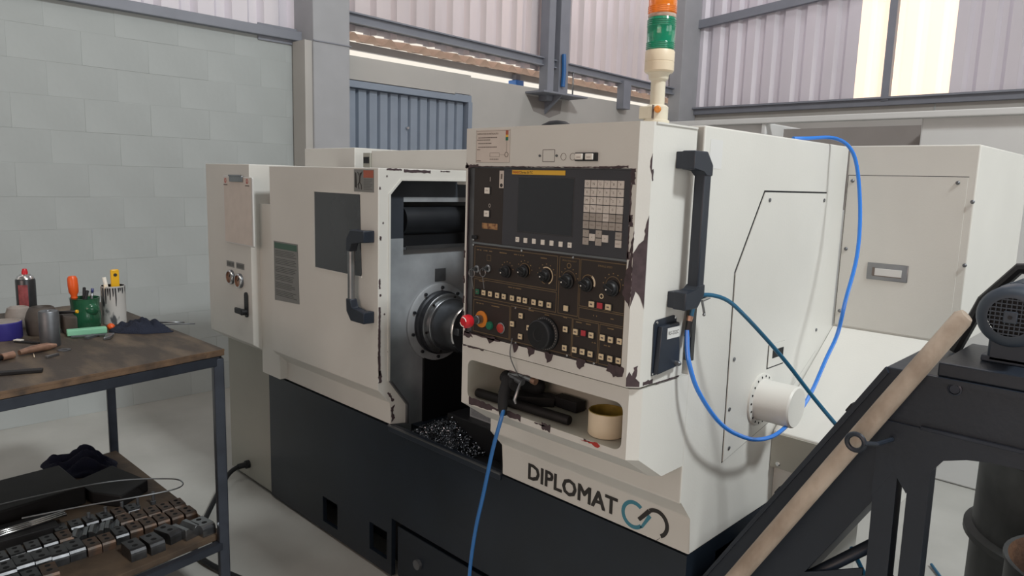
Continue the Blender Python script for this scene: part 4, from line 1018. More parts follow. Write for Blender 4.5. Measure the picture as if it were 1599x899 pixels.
# ================================================================== CHIP CONVEYOR
CV = empty('chip_conveyor', (-.5, 1.82, 0), 'black inclined chip conveyor standing right of the lathe', 'conveyor')
Y0, Y1 = 1.65, 1.96
XC = .30
def incl(m):
    poly = [(-.884, .55), (-.469, 1.247), (XC, 1.247), (XC, 1.10), (-.375, 1.10), (-.40, 1.03), (-.469, .937), (-.884, .21)]
    m.prism(poly, 'y', Y0, Y1, 'navy', bevel=.004)
part(CV, 'conveyor_casing', incl)
part(CV, 'casing_rail', lambda m: (m.box(-.39, XC, Y0-.010, Y0, 1.127, 1.135, 'table_steel', bevel=.002), m.box(-.43, XC, Y0-.008, Y0, 1.236, 1.246, 'navy'), m.prism([(-.884, .535), (-.884, .55), (-.469, 1.247), (-.462, 1.235)], 'y', Y0-.010, Y0, 'navy')))
def skirt(m):
    top = 1.10
    pts = [(-.555, 1.16), (-.555, .80), (-.47, .80)]
    m.prism([(-.555, 1.15), (-.47, 1.15), (-.455, 0), (-.515, 0)] if False else [(-.47, 1.12), (-.424, 1.12), (-.410, 0), (-.452, 0)], 'y', Y0-.006, Y0+.04, 'navy')
part(CV, 'leg', skirt)
part(CV, 'leg', lambda m: m.prism([(-.402, 1.12), (-.362, 1.12), (-.350, 0), (-.392, 0)], 'y', Y0-.006, Y0+.04, 'navy'))
part(CV, 'gusset_plate', lambda m: m.prism([(-.47, 1.13), (XC, 1.13), (XC, .98)]+[(x, 1.095-(abs(x+.20)/.17)**3*.04) for x in (-.03, -.06, -.1, -.14, -.18, -.22, -.26, -.3, -.34)]+[(-.362, 1.04), (-.402, .98), (-.43, 1.02), (-.47, .95)], 'y', Y0-.007, Y0, 'navy'))
part(CV, 'leg', lambda m: m.prism([(.26, 1.12), (.30, 1.12), (.31, 0), (.27, 0)], 'y', Y0-.006, Y0+.04, 'navy'))
part(CV, 'cross_brace', lambda m: (m.tube([(-.43, 1.68, .86), (-.86, 1.68, .42)], .014, 'navy', 8), m.tube([(-.43, 1.72, .74), (-.80, 1.72, .30)], .018, 'table_steel', 8), m.tube([(-.50, 1.70, .60), (-.72, 1.70, .60)], .022, 'navy', 8)))
part(CV, 'support_plate', lambda m: m.prism([(-.472, .775), (-.472, .70), (-.60, .60), (-.884, .10), (-.884, .28), (-.60, .71)], 'y', Y0-.002, Y0+.004, 'navy'))
part(CV, 'caster', lambda m: (m.cyl((-.44, 1.66, .045), (-.44, 1.70, .045), .045, 'rubber', 16), m.box(-.46, -.40, 1.64, 1.72, .05, .12, 'navy')))
part(CV, 'motor_plate', lambda m: (m.box(-.372, .02, Y0+.0, 1.93, 1.247, 1.276, 'navy', bevel=.003),))
part(CV, 'screw_boss', lambda m: m.lathe([(.0135, 0), (.0135, .004), (.0105, .005), (.009, .002), (0, .002)], (-.337, Y0, 1.226), 'table_steel', (0, -1, 0), 18))
part(CV, 'lifting_eye', lambda m: m.tube([(-.482+.0175*math.cos(a), Y0-.108, 1.098+.0175*math.sin(a)) for a in [2*PI*i/20 for i in range(21)]], .0055, 'navy', 8, caps=False))
part(CV, 'eye_stem', lambda m: m.tube([(-.465, Y0-.108, 1.100), (-.445, Y0-.09, 1.100), (-.440, Y0+.002, 1.09)], .005, 'navy', 8))
MC = V(-.262, 1.66, 1.386)
MT = part(CV, 'drive_motor', lambda m: (m.lathe([(.048, .06), (.052, .065), (.052, .22), (.045, .24), (0, .24)], MC, 'motor', 'y', 32), m.box(MC.x-.045, MC.x+.045, 1.74, 1.86, 1.276, 1.345, 'motor', bevel=.006), m.box(MC.x-.055, MC.x+.055, 1.74, 1.86, 1.276, 1.290, 'motor', bevel=.003)), 'blue grey finned electric motor')
def cowl(m):
    n = 36
    m.lathe([(.038, .0), (.046, .0), (.056, .006), (.061, .016), (.061, .075), (.057, .078)], MC, 'motor', 'y', 36, closed=False)
    m.lathe([(.038, .004), (0, .004)], MC+V(0, .012, 0), 'motor_dark', 'y', 30, closed=False)
    for k in range(-4, 5):
        w_ = math.sqrt(max(0, .038**2-(k*.0085)**2))
        m.box(MC.x-w_, MC.x+w_, MC.y+.001, MC.y+.004, MC.z+k*.0085-.0012, MC.z+k*.0085+.0012, 'motor'); m.box(MC.x+k*.0085-.001, MC.x+k*.0085+.001, MC.y+.002, MC.y+.005, MC.z-w_, MC.z+w_, 'motor')
    m.box(MC.x-.012, MC.x+.012, MC.y-.001, MC.y+.004, MC.z-.012, MC.z+.012, 'motor', bevel=.002)
    m.cyl((MC.x, MC.y-.003, MC.z), (MC.x, MC.y+.002, MC.z), .004, 'motor_dark', 10)
part(MT, 'fan_cowl', cowl, recalc=True)
for k in range(20):
    a = 2*PI*k/20
    if -2.4 < math.atan2(math.sin(a), math.cos(a)) < -.75: continue
    part(MT, 'cooling_fin', lambda m: m.box(MC.x+.056*math.cos(a)-.006, MC.x+.056*math.cos(a)+.006, 1.738, 1.87, MC.z+.056*math.sin(a)-.001, MC.z+.056*math.sin(a)+.001, 'motor', rot=Matrix.Rotation(-a, 3, 'Y')))
part(MT, 'terminal_box', lambda m: m.box(MC.x+.03, MC.x+.09, 1.76, 1.84, MC.z+.03, MC.z+.075, 'motor_dark', bevel=.005))
part(CV, 'drive_belt_guard', lambda m: m.tube([(-.405, 1.93, 1.25), (-.36, 1.93, 1.38), (-.30, 1.93, 1.46), (-.2, 1.93, 1.47)], .013, 'black', 8))
for (x, z) in ((-.55, 1.115), (-.62, .99), (-.70, .86), (-.78, .72)):
    part(CV, 'hinge_bolt', lambda m: m.box(x-.012, x+.012, 1.70, 1.72, z-.003, z+.012, 'black', bevel=.002, rot=Matrix.Rotation(-1.03, 3, 'Y')))
thing('wooden_pole', lambda m: m.tube([(-.326, 1.618, 1.385), (-.333, 1.618, 1.378), (-.45, 1.605, 1.172), (-.72, 1.56, .69), (-1.105, 1.495, .014)], [.014, .019, .0205, .021, .0215], 'wood_pole', 16), 'worn wooden pole leaning across the black chip conveyor', 'pole')
# drums
def drum(m):
    c = (-.150, 2.62, 0); r = .29
    m.lathe([(r*.98, 0), (r, .01), (r, .27), (r+.012, .28), (r+.012, .295), (r, .305), (r, .57), (r+.022, .582), (r+.022, .60), (r, .61), (r, .86), (r+.008, .868), (r+.008, .88), (r-.01, .88), (r-.02, .865), (0, .865)], c, 'rustmetal', 'z', 56, closed=False)
thing('steel_drum', drum, 'large dark steel drum with rolled hoops behind the chip conveyor', 'drum')
def drum2(m):
    m.lathe([(0, 0), (.195, 0), (.20, .02), (.20, .74), (.206, .744), (.206, .752), (.196, .752), (.192, .74), (.190, .10), (0, .09)], (-.072, 2.09, 0), 'rustmetal', 'z', 48, closed=False, mlist=['rustmetal']*6+['rust']*3)
thing('rusty_drum', drum2, 'open small drum with a rusty orange inside, at the right edge under the conveyor head', 'drum')
thing('floor_hose', lambda m: m.tube(smooth_path([(-.60, 1.98, .65), (-.57, 2.1, .5), (-.56, 2.4, .30), (-.50, 2.75, .1), (-.52, 3.1, .012), (-.7, 3.4, .012)]), .0065, 'hose_teal', 8), 'dark blue hose dropping to the floor behind the conveyor legs', 'hose')

# ================================================================== BACKGROUND MACHINE
def bgm(m):
    y = 4.5
    m.box(-3.4, -2.14, y, 6.2, .002, 2.045, 'white_machine', bevel=.01)
    m.box(-1.24, 1.6, y, 6.2, .002, 2.045, 'white_machine', bevel=.01)
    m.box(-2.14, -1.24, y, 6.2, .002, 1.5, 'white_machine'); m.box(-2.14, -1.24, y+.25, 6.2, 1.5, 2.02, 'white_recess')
BM = empty('background_machine', (-1.0, 5.2, 0), 'tall white machine behind the electrical cabinet with a grey recess', 'machine')
part(BM, 'casing', bgm)
part(BM, 'top_rail', lambda m: m.box(-3.42, 1.6, 4.46, 4.52, 2.035, 2.072, 'white_machine', bevel=.006))
part(BM, 'frame_post', lambda m: m.box(-2.165, -2.135, 4.47, 4.5, 1.5, 2.04, 'white_machine', bevel=.006))

# wall bracket and its pieces
BR = empty('wall_bracket', (XW, 5.85, 2.5), 'grey steel shelf bracket fixed high on the far left wall', 'bracket')
part(BR, 'shelf_plate', lambda m: m.box(XW, XW+.26, 5.42, 6.12, 2.515, 2.535, 'beam', bevel=.003))
part(BR, 'web_plate', lambda m: m.prism([(XW, 2.515), (XW+.24, 2.515), (XW, 2.33)], 'y', 5.72, 5.735, 'beam'))
part(BR, 'wall_stain', lambda m: m.prism([(5.44, 2.50), (6.0, 2.50), (5.98, 2.36), (5.80, 2.30), (5.55, 2.35)], 'x', XW, XW+.0008, 'white_recess'))
for yy in (5.66, 5.95, 6.1): part(BR, 'rod', lambda m: m.cyl((XW+.06, yy, 2.535), (XW+.06, yy, 2.82), .008, 'steel', 6))
thing('blue_pipe', lambda m: m.tube([(XW+.125, 5.86, 2.62), (XW+.13, 5.865, 2.78), (XW+.125, 5.86, 2.95)], .024, 'hose_front', 10), 'bundle of bright blue tape around the pipe on the wall bracket', 'pipe')
thing('blue_junction_box', lambda m: (m.box(XW-.45, XW-.33, 5.62, 5.74, 2.60, 2.70, 'hose_blue', bevel=.005)), 'small blue junction box outside above the far left wall', 'box')
bpy.data.objects['blue_junction_box'].select_set(False)
part(rf, 'hanger', lambda m: m.box(XW-.42, XW-.36, 5.65, 5.71, 2.69, 2.76, 'beam'))

# ================================================================== WORK TABLE
TZ = 1.0
TB = empty('work_table', (-3.0, .7, 0), 'steel framed work table with a worn dark wooden top, at the left', 'table')
A, B = (-2.45, 1.051), (-3.695, 1.012)
ey = (.16, -.987)
def off(p, d): return (p[0]+ey[0]*d, p[1]+ey[1]*d)
F1, F2 = off(A, 1.9), off(B, 1.9)
def ttop(m):
    m.prism([A, B, F2, F1], 'z', TZ-.004, TZ, 'wood_top')
    m.prism([(A[0]+.001, A[1]), (B[0], B[1]), F2, F1], 'z', TZ-.022, TZ-.004, 'wood_edge', bevel=.002)
    # splintered plywood skin along the front edge
    d = 0
    while d < 1.1:
        l = random.uniform(.03, .09); p = off(A, d); q = off(A, d+l); w_ = random.uniform(.002, .010)
        m.prism([(p[0]+.002, p[1]), (q[0]+.002, q[1]), (q[0]-w_, q[1]), (p[0]-w_*.7, p[1])], 'z', TZ-.006, TZ+.0012, 'wood_edge'); d += l
part(TB, 'tabletop', ttop)
def bar2(a, b, z, h=.035, w_=.03):
    d = V(b[0]-a[0], b[1]-a[1], 0); L_ = d.length; d.normalize(); ang = math.atan2(d.y, d.x)
    def f(m): c = ((a[0]+b[0])/2, (a[1]+b[1])/2); m.box(c[0]-L_/2, c[0]+L_/2, c[1]-w_/2, c[1]+w_/2, z-h, z, 'table_steel', bevel=.003, rot=Matrix.Rotation(ang, 3, 'Z'))
    return f
def inset(p, a, b): return (p[0]+a, p[1]+b)
IA, IB, IF1, IF2 = inset(A, -.012, -.02), inset((-3.60, 1.0), 0, 0), inset(F1, -.02, .02), inset(F2, .1, .02)
for p, q in ((IA, IF1), (IA, IB), (IB, IF2), (IF1, IF2)): part(TB, 'top_rail', bar2(p, q, TZ-.023))
for p in (IA, IB, IF1, IF2): part(TB, 'leg', lambda m: m.box(p[0]-.018, p[0]+.018, p[1]-.018, p[1]+.018, 0, TZ-.03, 'table_steel', bevel=.004, rot=Matrix.Rotation(-.16, 3, 'Z')))
SZ = .30
def shelf(m):
    a, b, c, d = inset(IA, -.018, .004), inset(IB, .016, .004), inset(IF2, .016, -.02), inset(IF1, -.018, -.02)
    m.prism([a, b, c, d], 'z', SZ-.022, SZ, 'shelf_wood', bevel=.002)
part(TB, 'lower_shelf', shelf)
part(TB, 'shelf_rail', bar2(IA, IF1, SZ-.022, .03)); part(TB, 'shelf_rail', bar2(IA, IB, SZ-.022, .03))

# ---- things on the table (bases at z = 1.0)
Z = TZ+.0005
SCN = empty('spray_can', (-3.40, .655, Z), 'dark spray can with a red nozzle standing at the back of the table', 'spray can')
part(SCN, 'can', lambda m: m.lathe([(0, 0), (.034, 0), (.035, .004), (.035, .165), (.033, .172), (.028, .182), (.026, .184), (.021, .186), (.020, .190), (.012, .192)], (-3.40, .655, Z), 'can_dark', 'z', 28, closed=False, mlist=['can_dark']*4+['chrome']*5))
part(SCN, 'nozzle', lambda m: m.lathe([(.011, 0), (.011, .010), (.008, .020), (.007, .022), (0, .022)], (-3.40, .655, Z+.190), 'red', 'z', 14))
part(SCN, 'label', lambda m: m.prism([(-3.40+.0355*math.cos(a), .655+.0355*math.sin(a)) for a in [-1.0+i*.2 for i in range(6)]]+[(-3.40+.0345*math.cos(a), .655+.0345*math.sin(a)) for a in [0-i*.2 for i in range(6)]], 'z', Z+.06, Z+.15, 'can_label'), 'faded red print')
PT = (-3.155, .905)
PC = empty('paint_can', (*PT, Z), 'white paint-splashed can holding tools, on the table', 'can')
def pcan(m): m.lathe([(0, .002), (.044, 0), (.0445, .003), (.0445, .150), (.0455, .152), (.0455, .154), (.0425, .154), (.042, .01), (0, .008)], (*PT, Z), 'can_white', 'z', 32, closed=False, mlist=['can_white']*6+['black']*2)
part(PC, 'can', pcan)
def drips(m):
    for i in range(9):
        a = -1.15+i*.21+random.uniform(-.05, .05); l = random.uniform(.03, .075) if i < 6 else random.uniform(.01, .03)
        p = [(PT[0]+.0447*math.cos(a), PT[1]+.0447*math.sin(a), Z+.148), (PT[0]+.0452*math.cos(a+.02), PT[1]+.0452*math.sin(a+.02), Z+.148-l*.6), (PT[0]+.0450*math.cos(a), PT[1]+.0450*math.sin(a), Z+.148-l)]
        m.tube(p, [.003, .0022, .001], 'paint_drip', 6)
part(PC, 'paint_drips', drips, 'dark runs of paint')
thing('box_cutter', lambda m: (m.box(PT[0]+.004, PT[0]+.018, PT[1]-.010, PT[1]+.022, Z+.10, Z+.220, 'yellow_tool', bevel=.0055), m.cyl((PT[0]+.018, PT[1]+.006, Z+.198), (PT[0]+.0188, PT[1]+.006, Z+.198), .007, 'ink', 10)), 'yellow box cutter standing in the paint-splashed can', 'cutter')
thing('chalk_marker', lambda m: m.tube([(PT[0]+.005, PT[1]-.01, Z+.06), (PT[0]-.010, PT[1]-.028, Z+.188)], .0075, 'white_plastic', 10), 'white round marker leaning in the paint-splashed can', 'marker')
thing('white_cap', lambda m: m.tube([(PT[0]+.02, PT[1]-.03, Z+.10), (PT[0]+.022, PT[1]-.034, Z+.162)], .006, 'cream', 10), 'short cream stub in the paint-splashed can', 'marker')
GC = (-3.13, .795)
def gjar(m):
    m.lathe([(0, 0), (.050, 0), (.053, .01), (.054, .05), (.049, .080), (.052, .116), (.054, .118), (.050, .118), (.046, .080), (.051, .05), (.050, .012), (0, .01)], (*GC, Z), 'glass_green', 'z', 28, closed=False)
    m.sphere((GC[0]+.035, GC[1]+.012, Z+.075), .030, 'glass_green', (.8, 1, 1.0))
thing('green_holder', gjar, 'translucent green plastic holder full of tools on the table', 'tool holder')
thing('screwdriver', lambda m: (m.lathe([(.004, 0), (.012, .01), (.011, .022), (.017, .034), (.0185, .06), (.0175, .088), (.013, .097), (0, .099)], (GC[0]-.02, GC[1]-.030, Z+.105), 'orange', (-.06, -.03, 1), 18), m.tube([(GC[0]-.012, GC[1]-.022, Z+.015), (GC[0]-.02, GC[1]-.030, Z+.108)], .003, 'steel', 8)), 'screwdriver with a thick orange handle standing in the green holder', 'screwdriver')
thing('pliers', lambda m: (m.tube([(GC[0], GC[1]-.01, Z+.03), (GC[0]-.005, GC[1], Z+.12), (GC[0]-.035, GC[1]+.01, Z+.150)], .006, 'rubber', 8), m.tube([(GC[0]+.01, GC[1]-.01, Z+.03), (GC[0]+.01, GC[1], Z+.11), (GC[0]-.015, GC[1]+.015, Z+.140)], .006, 'rubber', 8)), 'black handled pliers leaning in the green holder', 'pliers')
thing('pen', lambda m: (m.tube([(GC[0]+.015, GC[1]+.01, Z+.02), (GC[0]+.030, GC[1]+.02, Z+.145)], .0045, 'steel', 8), m.tube([(GC[0]+.030, GC[1]+.02, Z+.140), (GC[0]+.032, GC[1]+.021, Z+.156)], .0055, 'pen_blue', 8)), 'blue capped pen standing in the green holder', 'pen')
thing('black_pen', lambda m: m.tube([(GC[0]+.03, GC[1], Z+.02), (GC[0]+.045, GC[1]+.012, Z+.13)], [.005, .003], 'black', 8), 'thin black pen standing at the right of the green holder', 'pen')
thing('grey_cylinder', lambda m: m.lathe([(0, 0), (.030, 0), (.031, .002), (.031, .122), (.029, .125), (.010, .125), (.008, .121), (0, .121)], (-2.86, .612, Z), 'steel_dull', 'z', 28), 'plain grey metal cylinder standing at the front of the table clutter', 'cylinder')
thing('tape_tin', lambda m: (m.lathe([(0, 0), (.058, 0), (.060, .004), (.060, .060), (.057, .063), (.053, .063), (.051, .058), (0, .058)], (-3.085, .515, Z), 'purple', 'z', 32, mlist=['purple']*4+['clay']*3)), 'round violet tin at the left edge of the table', 'tin')
thing('clay_cup', lambda m: m.lathe([(0, 0), (.028, 0), (.042, .02), (.045, .05), (.036, .078), (.028, .082), (.024, .076), (0, .07)], (-3.27, .60, Z), 'clay', 'z', 20), 'off-white stained lump-shaped cup behind the violet tin', 'cup')
thing('brown_jar', lambda m: m.lathe([(0, 0), (.048, 0), (.052, .01), (.055, .06), (.048, .085), (.040, .10), (.034, .104), (.030, .095), (0, .09)], (-3.09, .640, Z), 'jar_brown', 'z', 24), 'dirty brown jar behind the grey metal cylinder', 'jar')
thing('dark_tray', lambda m: m.prism([(-3.03, .695), (-3.00, .735), (-3.10, .742), (-3.13, .705)], 'z', Z, Z+.07, 'jar_brown', bevel=.008), 'dark grimy box between the brown jar and the green holder', 'box')
thing('marker_pen', lambda m: (m.tube([(-3.07, .690, Z+.078), (-3.02, .738, Z+.084)], .006, 'black', 8), m.tube([(-3.022, .736, Z+.084), (-3.017, .741, Z+.0845)], .0065, 'yellow_tool', 8)), 'black pen with a yellow tip lying over the dark box', 'pen')
thing('abrasive_stone', lambda m: (m.box(-3.075, -2.975, .755, .79, Z, Z+.020, 'mint', bevel=.003, rot=Matrix.Rotation(1.00, 3, 'Z'))), 'mint green rectangular stone lying on the table', 'stone') if False else None
thing('sharpening_stone', lambda m: m.box(-3.045, -2.915, .740, .776, Z+.002, Z+.024, 'mint', bevel=.003, rot=Matrix.Rotation(1.42, 3, 'Z')), 'mint green rectangular block lying in front of the green holder', 'block')
CA = empty('caliper', (-2.93, .77, Z), 'small grey caliper lying in front of the mint block', 'caliper')
part(CA, 'beam', lambda m: m.box(-2.995, -2.855, .757, .769, Z+.004, Z+.009, 'steel_dull', bevel=.001, rot=Matrix.Rotation(1.30, 3, 'Z')))
part(CA, 'jaw', lambda m: m.prism([(-2.945, .765), (-2.925, .785), (-2.89, .735), (-2.90, .728)], 'z', Z, Z+.008, 'steel_dull')); part(CA, 'jaw', lambda m: m.prism([(-2.90, .80), (-2.88, .82), (-2.845, .80), (-2.84, .775)], 'z', Z, Z+.011, 'steel', bevel=.002))
# knife / wood handled tool
WT = empty('wooden_handled_tool', (-2.74, .52, Z), 'hand tool with a reddish wooden handle lying on the table', 'tool')
part(WT, 'handle', lambda m: m.tube([(-2.755, .500, Z+.012), (-2.772, .540, Z+.015), (-2.79, .585, Z+.014), (-2.80, .615, Z+.012)], [.009, .013, .014, .007], 'copper', 12))
part(WT, 'ferrule', lambda m: m.tube([(-2.72, .445, Z+.012), (-2.735, .48, Z+.013)], [.012, .0125], 'copper', 12))
part(WT, 'blade', lambda m: m.tube([(-2.63, .32, Z+.009), (-2.72, .445, Z+.011)], [.007, .009], 'iron_dark', 8))
thing('flat_file', lambda m: m.box(-2.62, -2.44, .412, .438, Z, Z+.010, 'iron_dark', bevel=.002, rot=Matrix.Rotation(1.25, 3, 'Z')), 'dark flat file lying at the front left corner of the tabletop', 'file')
thing('washer', lambda m: m.lathe([(.010, 0), (.020, 0), (.020, .003), (.010, .003), (.010, 0)], (-2.76, .63, Z), 'steel_dull', 'z', 20, closed=False), 'flat dark washer lying near the tool handle', 'washer')
thing('metal_scrap', lambda m: (m.box(-2.69, -2.68, .555, .60, Z, Z+.008, 'steel', bevel=.001, rot=Matrix.Rotation(.5, 3, 'Z'))), 'tiny bright scrap of metal near the table front edge', 'scrap')
thing('wood_splinter', lambda m: m.tube([(-2.76, .54, Z+.002), (-2.70, .53, Z+.004)], .0015, 'cream', 5), 'thin pale splinter below the reddish tool handle', 'splinter')
thing('small_wrench', lambda m: (m.box(-3.00, -2.90, .555, .568, Z, Z+.006, 'rubber', bevel=.001, rot=Matrix.Rotation(.6, 3, 'Z')), m.box(-3.005, -2.975, .535, .552, Z+.004, Z+.009, 'white_plastic', bevel=.001, rot=Matrix.Rotation(.6, 3, 'Z'))), 'small black and white tool left of the grey metal cylinder', 'tool')
def crumple(m, c, rx, ry, h, mat, seed, rot=0, thin=0):
    random.seed(seed); n = 40; k = 18; f = [(random.uniform(2, 7), random.uniform(0, 6.3), random.uniform(.05, .16)) for _ in range(6)]
    rings = []
    for j in range(k+1):
        t = j/k; ring = []
        for i in range(n):
            a = 2*PI*i/n
            rr = t*(1+.06*math.sin(3*a+seed)+.04*math.sin(5*a+1.7*seed)+.03*math.sin(9*a))
            x = rx*rr*math.cos(a); y = ry*rr*math.sin(a)
            z = h*max(0, 1-t**2.6)*(.70+sum(q[2]*1.6*math.sin(q[0]*(x/rx*1.6+math.sin(q[1])*y/ry*1.6)+q[1]) for q in f))
            z += .006*abs(math.sin(4*a+9*t))*(t < .99)
            z = max(z, .003 if t > .9 else .006)
            X = x*math.cos(rot)-y*math.sin(rot); Y = x*math.sin(rot)+y*math.cos(rot)
            ring.append(m.bm.verts.new(V(c[0]+X, c[1]+Y, c[2]+z)))
        rings.append(ring)
    fs = []
    for j in range(1, k+1):
        for i in range(n):
            l = (i+1) % n; fs.append(m.bm.faces.new([rings[j-1][i], rings[j-1][l], rings[j][l], rings[j][i]]))
    bmesh.ops.remove_doubles(m.bm, verts=rings[0], dist=.02)
    low = [m.bm.verts.new(V(v.co.x, v.co.y, c[2])) for v in rings[-1]]
    for i in range(n):
        l = (i+1) % n; fs.append(m.bm.faces.new([rings[-1][i], rings[-1][l], low[l], low[i]]))
    fs.append(m.bm.faces.new(low[::-1]))
    m._fin([f_ for f_ in fs if f_.is_valid], mat, True)
thing('rag', lambda m: crumple(m, (-2.925, .925, Z), .115, .050, .050, 'cloth_navy', 8, rot=.80), 'crumpled navy rag lying near the right end of the tabletop', 'rag', sharp=60)
random.seed(11)
thing('orange_handle', lambda m: m.sphere((-2.995, .845, Z+.016), .014, 'orange', (1.3, 1, 1)), 'orange tip of a tool sticking out from under the navy rag', 'tool')
thing('thin_rod', lambda m: m.tube([(-2.93, .985, Z+.028), (-2.87, 1.075, Z+.026)], .0035, 'steel', 8), 'bright short steel rod sticking out from under the navy rag', 'rod')
thing('thin_rod', lambda m: m.tube([(-2.99, 1.0, Z+.005), (-2.905, 1.13, Z+.008)], .0022, 'steel_dull', 6), 'thin dull steel rod overhanging the back edge of the table', 'rod')

# ---- lower shelf
SS = SZ+.0005
thing('blue_cloth', lambda m: crumple(m, (-3.48, .83, SS+.0), .18, .11, .060, 'cloth_blue', 4, rot=.5), 'crumpled dark blue cloth at the far corner of the lower shelf', 'cloth', sharp=60)
random.seed(12)
thing('steel_plate', lambda m: m.prism([(-3.36, .72), (-3.06, .74), (-3.0, .30), (-3.32, .28)], 'z', SS, SS+.075, 'iron_dark', bevel=.006), 'large dark steel plate block at the left of the lower shelf', 'block')
thing('steel_plate', lambda m: m.prism([(-3.28, .90), (-3.02, .96), (-2.93, .83), (-3.04, .755), (-3.20, .74)], 'z', SS, SS+.05, 'iron_dark', bevel=.006), 'dark steel plate block beside the blue cloth on the lower shelf', 'block')
for i in range(3):
    thing('bright_rod', lambda m: m.tube([(-2.90+i*.016, .30, SS+.045+.0*i), (-2.935+i*.016, .635, SS+.045)], .006, 'chrome', 8), ['leftmost', 'middle', 'rightmost'][i]+' of the three bright steel rods on the lower shelf', 'rod', 'bright rods on the lower shelf')
thing('wooden_cleat', lambda m: m.box(-2.99, -2.85, .34, .60, SS, SS+.038, 'iron_dark', bevel=.004), 'dark flat bar carrying the bright rods', 'bar')
def wire(m): m.tube(smooth_path([(-3.02, .20, SS+.10), (-3.02, .50, SS+.10), (-2.98, .80, SS+.10), (-2.90, .99, SS+.085), (-2.84, 1.03, SS+.08), (-2.79, .99, SS+.08), (-2.80, .85, SS+.085), (-2.86, .68, SS+.08), (-2.92, .5, SS+.07)]), .0028, 'steel', 6)
thing('wire_loop', wire, 'long loop of bare steel wire lying over the lower shelf', 'wire')
# chuck jaws: three kinds, copied in rows
def jaw_mesh(kind):
    m = MB(); w_, l, h = .044, .076, .036; mt = {'a': 'jaw', 'b': 'jaw_rust', 'c': 'jaw_bright'}[kind]
    def half(y0, y1):
        cx, cy = 0, (y0+y1)/2; r = .0085
        O = [V(-w_/2, y0, h), V(w_/2, y0, h), V(w_/2, y1, h), V(-w_/2, y1, h)]
        I = [[V(cx+r*math.cos(math.radians(a)), cy+r*math.sin(math.radians(a)), h) for a in range(s_, s_+91, 30)] for s_ in (180, 270, 0, 90)]
        for k in range(4): I[k] = I[k][:-1] if False else I[k]
        m.ringface(O, [c[:-1]+[c[-1]] for c in I], mt, depth=(0, 0, -.016), mwall='hole', mfloor='hole')
    half(-l/2+.014, .006); half(.006, l/2)
    # body sides with a stepped, rounded front
    f = -l/2
    prof = [(f+.014, h), (f+.006, h-.003), (f+.001, h-.010), (f, h-.016), (f, 0), (l/2, 0), (l/2, h)]
    V0 = [[m.bm.verts.new(V(s_*w_/2, p[0], p[1])) for p in prof] for s_ in (-1, 1)]
    fs = []
    for i in range(len(prof)-1): fs.append(m.bm.faces.new([V0[0][i], V0[0][i+1], V0[1][i+1], V0[1][i]]))
    fs += [m.bm.faces.new(V0[0]), m.bm.faces.new(V0[1][::-1])]; m._fin(fs, mt)
    return m
def jaw_v():
    m = MB(); m.prism([(-.026, 0), (-.026, .036), (-.012, .036), (0, .022), (.012, .036), (.026, .036), (.026, 0)], 'y', -.035, .035, 'jaw_bright', bevel=.001); return m
JM = {}
def jaw(kind, x, y, z, rz, label, s_=1):
    if kind not in JM:
        mb = jaw_v() if kind == 'v' else jaw_mesh(kind)
        bmesh.ops.recalc_face_normals(mb.bm, faces=mb.bm.faces[:]) if kind == 'v' else None
        me = bpy.data.meshes.new('chuck_jaw'); mb.bm.to_mesh(me); mb.bm.free()
        for q in mb.mats: me.materials.append(MATS[q])
        JM[kind] = me
    o = bpy.data.objects.new('chuck_jaw', JM[kind]); COL.objects.link(o); o.location = (x, y, z); o.rotation_euler = (0, 0, rz); o.scale = (s_, s_, s_)
    tag(o, label, 'chuck jaw', 'steel chuck jaws on the lower shelf')
def sp(u, d): # u: distance back from the far front corner along the edge, d: distance inwards
    return (-2.475+.16*u-.98*d, 1.005-.987*u-.03*d)
def nth(i): return ['first', 'second', 'third', 'fourth', 'fifth', 'sixth', 'seventh', 'eighth', 'ninth', 'tenth'][i]
RZ = PI/2+.12
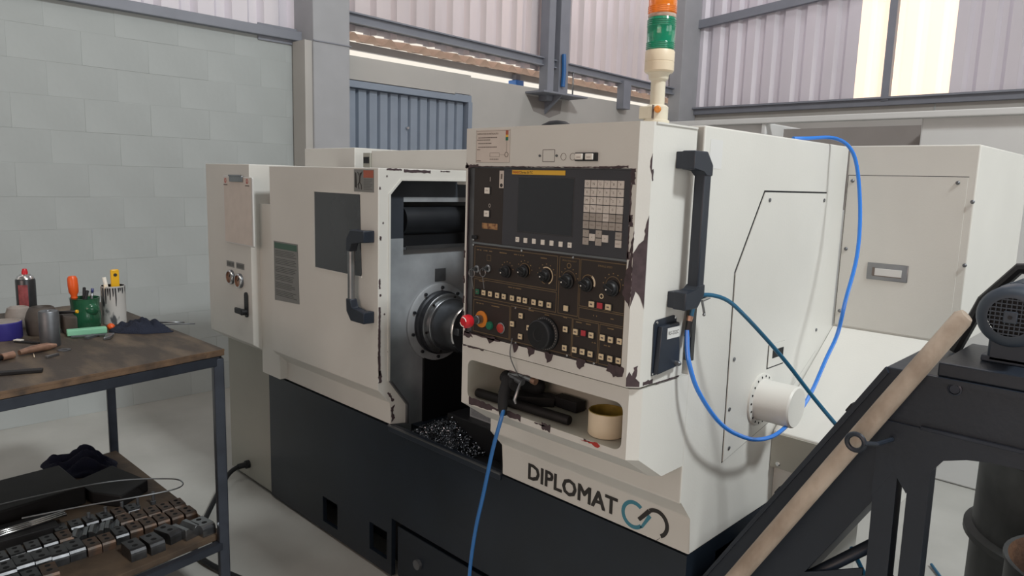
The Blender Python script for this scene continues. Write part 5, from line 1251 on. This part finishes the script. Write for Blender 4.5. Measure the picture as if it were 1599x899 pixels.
for k, x, y, a, lb in (('c', -2.529, .984, .05, 'bright steel jaw at the shelf corner beside the right leg'), ('v', -2.545, .930, .15, 'bright steel jaw with a V groove near the shelf corner'),
                       ('a', -2.556, .871, .22, 'dark chuck jaw third from the corner, left of the bright V-grooved jaw'), ('a', -2.524, .806, .0, 'rounded shiny chuck jaw standing free near the shelf edge, right one of two'),
                       ('a', -2.522, .745, -.05, 'rounded shiny chuck jaw standing free near the shelf edge, left one of two')):
    jaw(k, x, y, SS, (RZ if k != 'v' else RZ)+a, lb, 1.14)
ROWS = {'large jaws at the lower left': (1.12, 'a', [(-2.648, .400), (-2.659, .450), (-2.657, .500), (-2.650, .549), (-2.655, .598)], 'in the middle row left of the free jaws'),
 'front': (1.05, 'a', [(-2.545, .400), (-2.545, .449), (-2.545, .498)], 'in the nearest group at the lower left'),
 'mid': (.97, 'b', [(-2.645, .648), (-2.648, .695), (-2.668, .745), (-2.676, .795), (-2.680, .842), (-2.680, .890), (-2.680, .938), (-2.672, .986)], 'in the middle row behind the free jaws'),
 'back': (.98, 'a', [(-2.743, .400), (-2.750, .448), (-2.758, .497), (-2.766, .546), (-2.768, .594)], 'in the back row, left half'),
 'backr': (.98, 'b', [(-2.762, .790), (-2.760, .838), (-2.760, .886), (-2.764, .934), (-2.764, .982)], 'in the back row, right half'),
 'third': (.9, 'a', [(-2.842, .60), (-2.842, .648), (-2.842, .696), (-2.842, .744), (-2.842, .792), (-2.842, .84)], 'in the shadowed rear row')}
for nm, (sc, kk, pts, lb) in ROWS.items():
    for i, (x, y) in enumerate(pts[::-1]):
        k = kk if random.random() < .75 else ('b' if kk == 'a' else 'a')
        jaw(k, x, y, SS, RZ-.12+random.uniform(-.05, .05), ('rusty' if k == 'b' else 'grey')+' chuck jaw, '+nth(i)+' from the right '+lb, sc*random.uniform(.97, 1.0))
for (x, y, lb) in ((-2.759, .642, 'left'), (-2.756, .695, 'middle'), (-2.752, .746, 'right')):
    jaw('v', x, y, SS, 1.2, lb+' one of three V-notched jaws in the back row', .92)
for i, (u, d) in enumerate(((.06, .43), (.12, .435), (.18, .435), (.24, .44), (.30, .44))):
    x, y = sp(u, d)
    thing('bolt', lambda m: (m.lathe([(.010, 0), (.010, .012), (.006, .014), (.006, .05), (0, .05)], (x, y, SS), 'steel_dull', 'z', 12)), ['first', 'second', 'third', 'fourth', 'fifth'][i]+' upright steel bolt from the right behind the jaws on the shelf', 'bolt', 'upright bolts on the lower shelf')
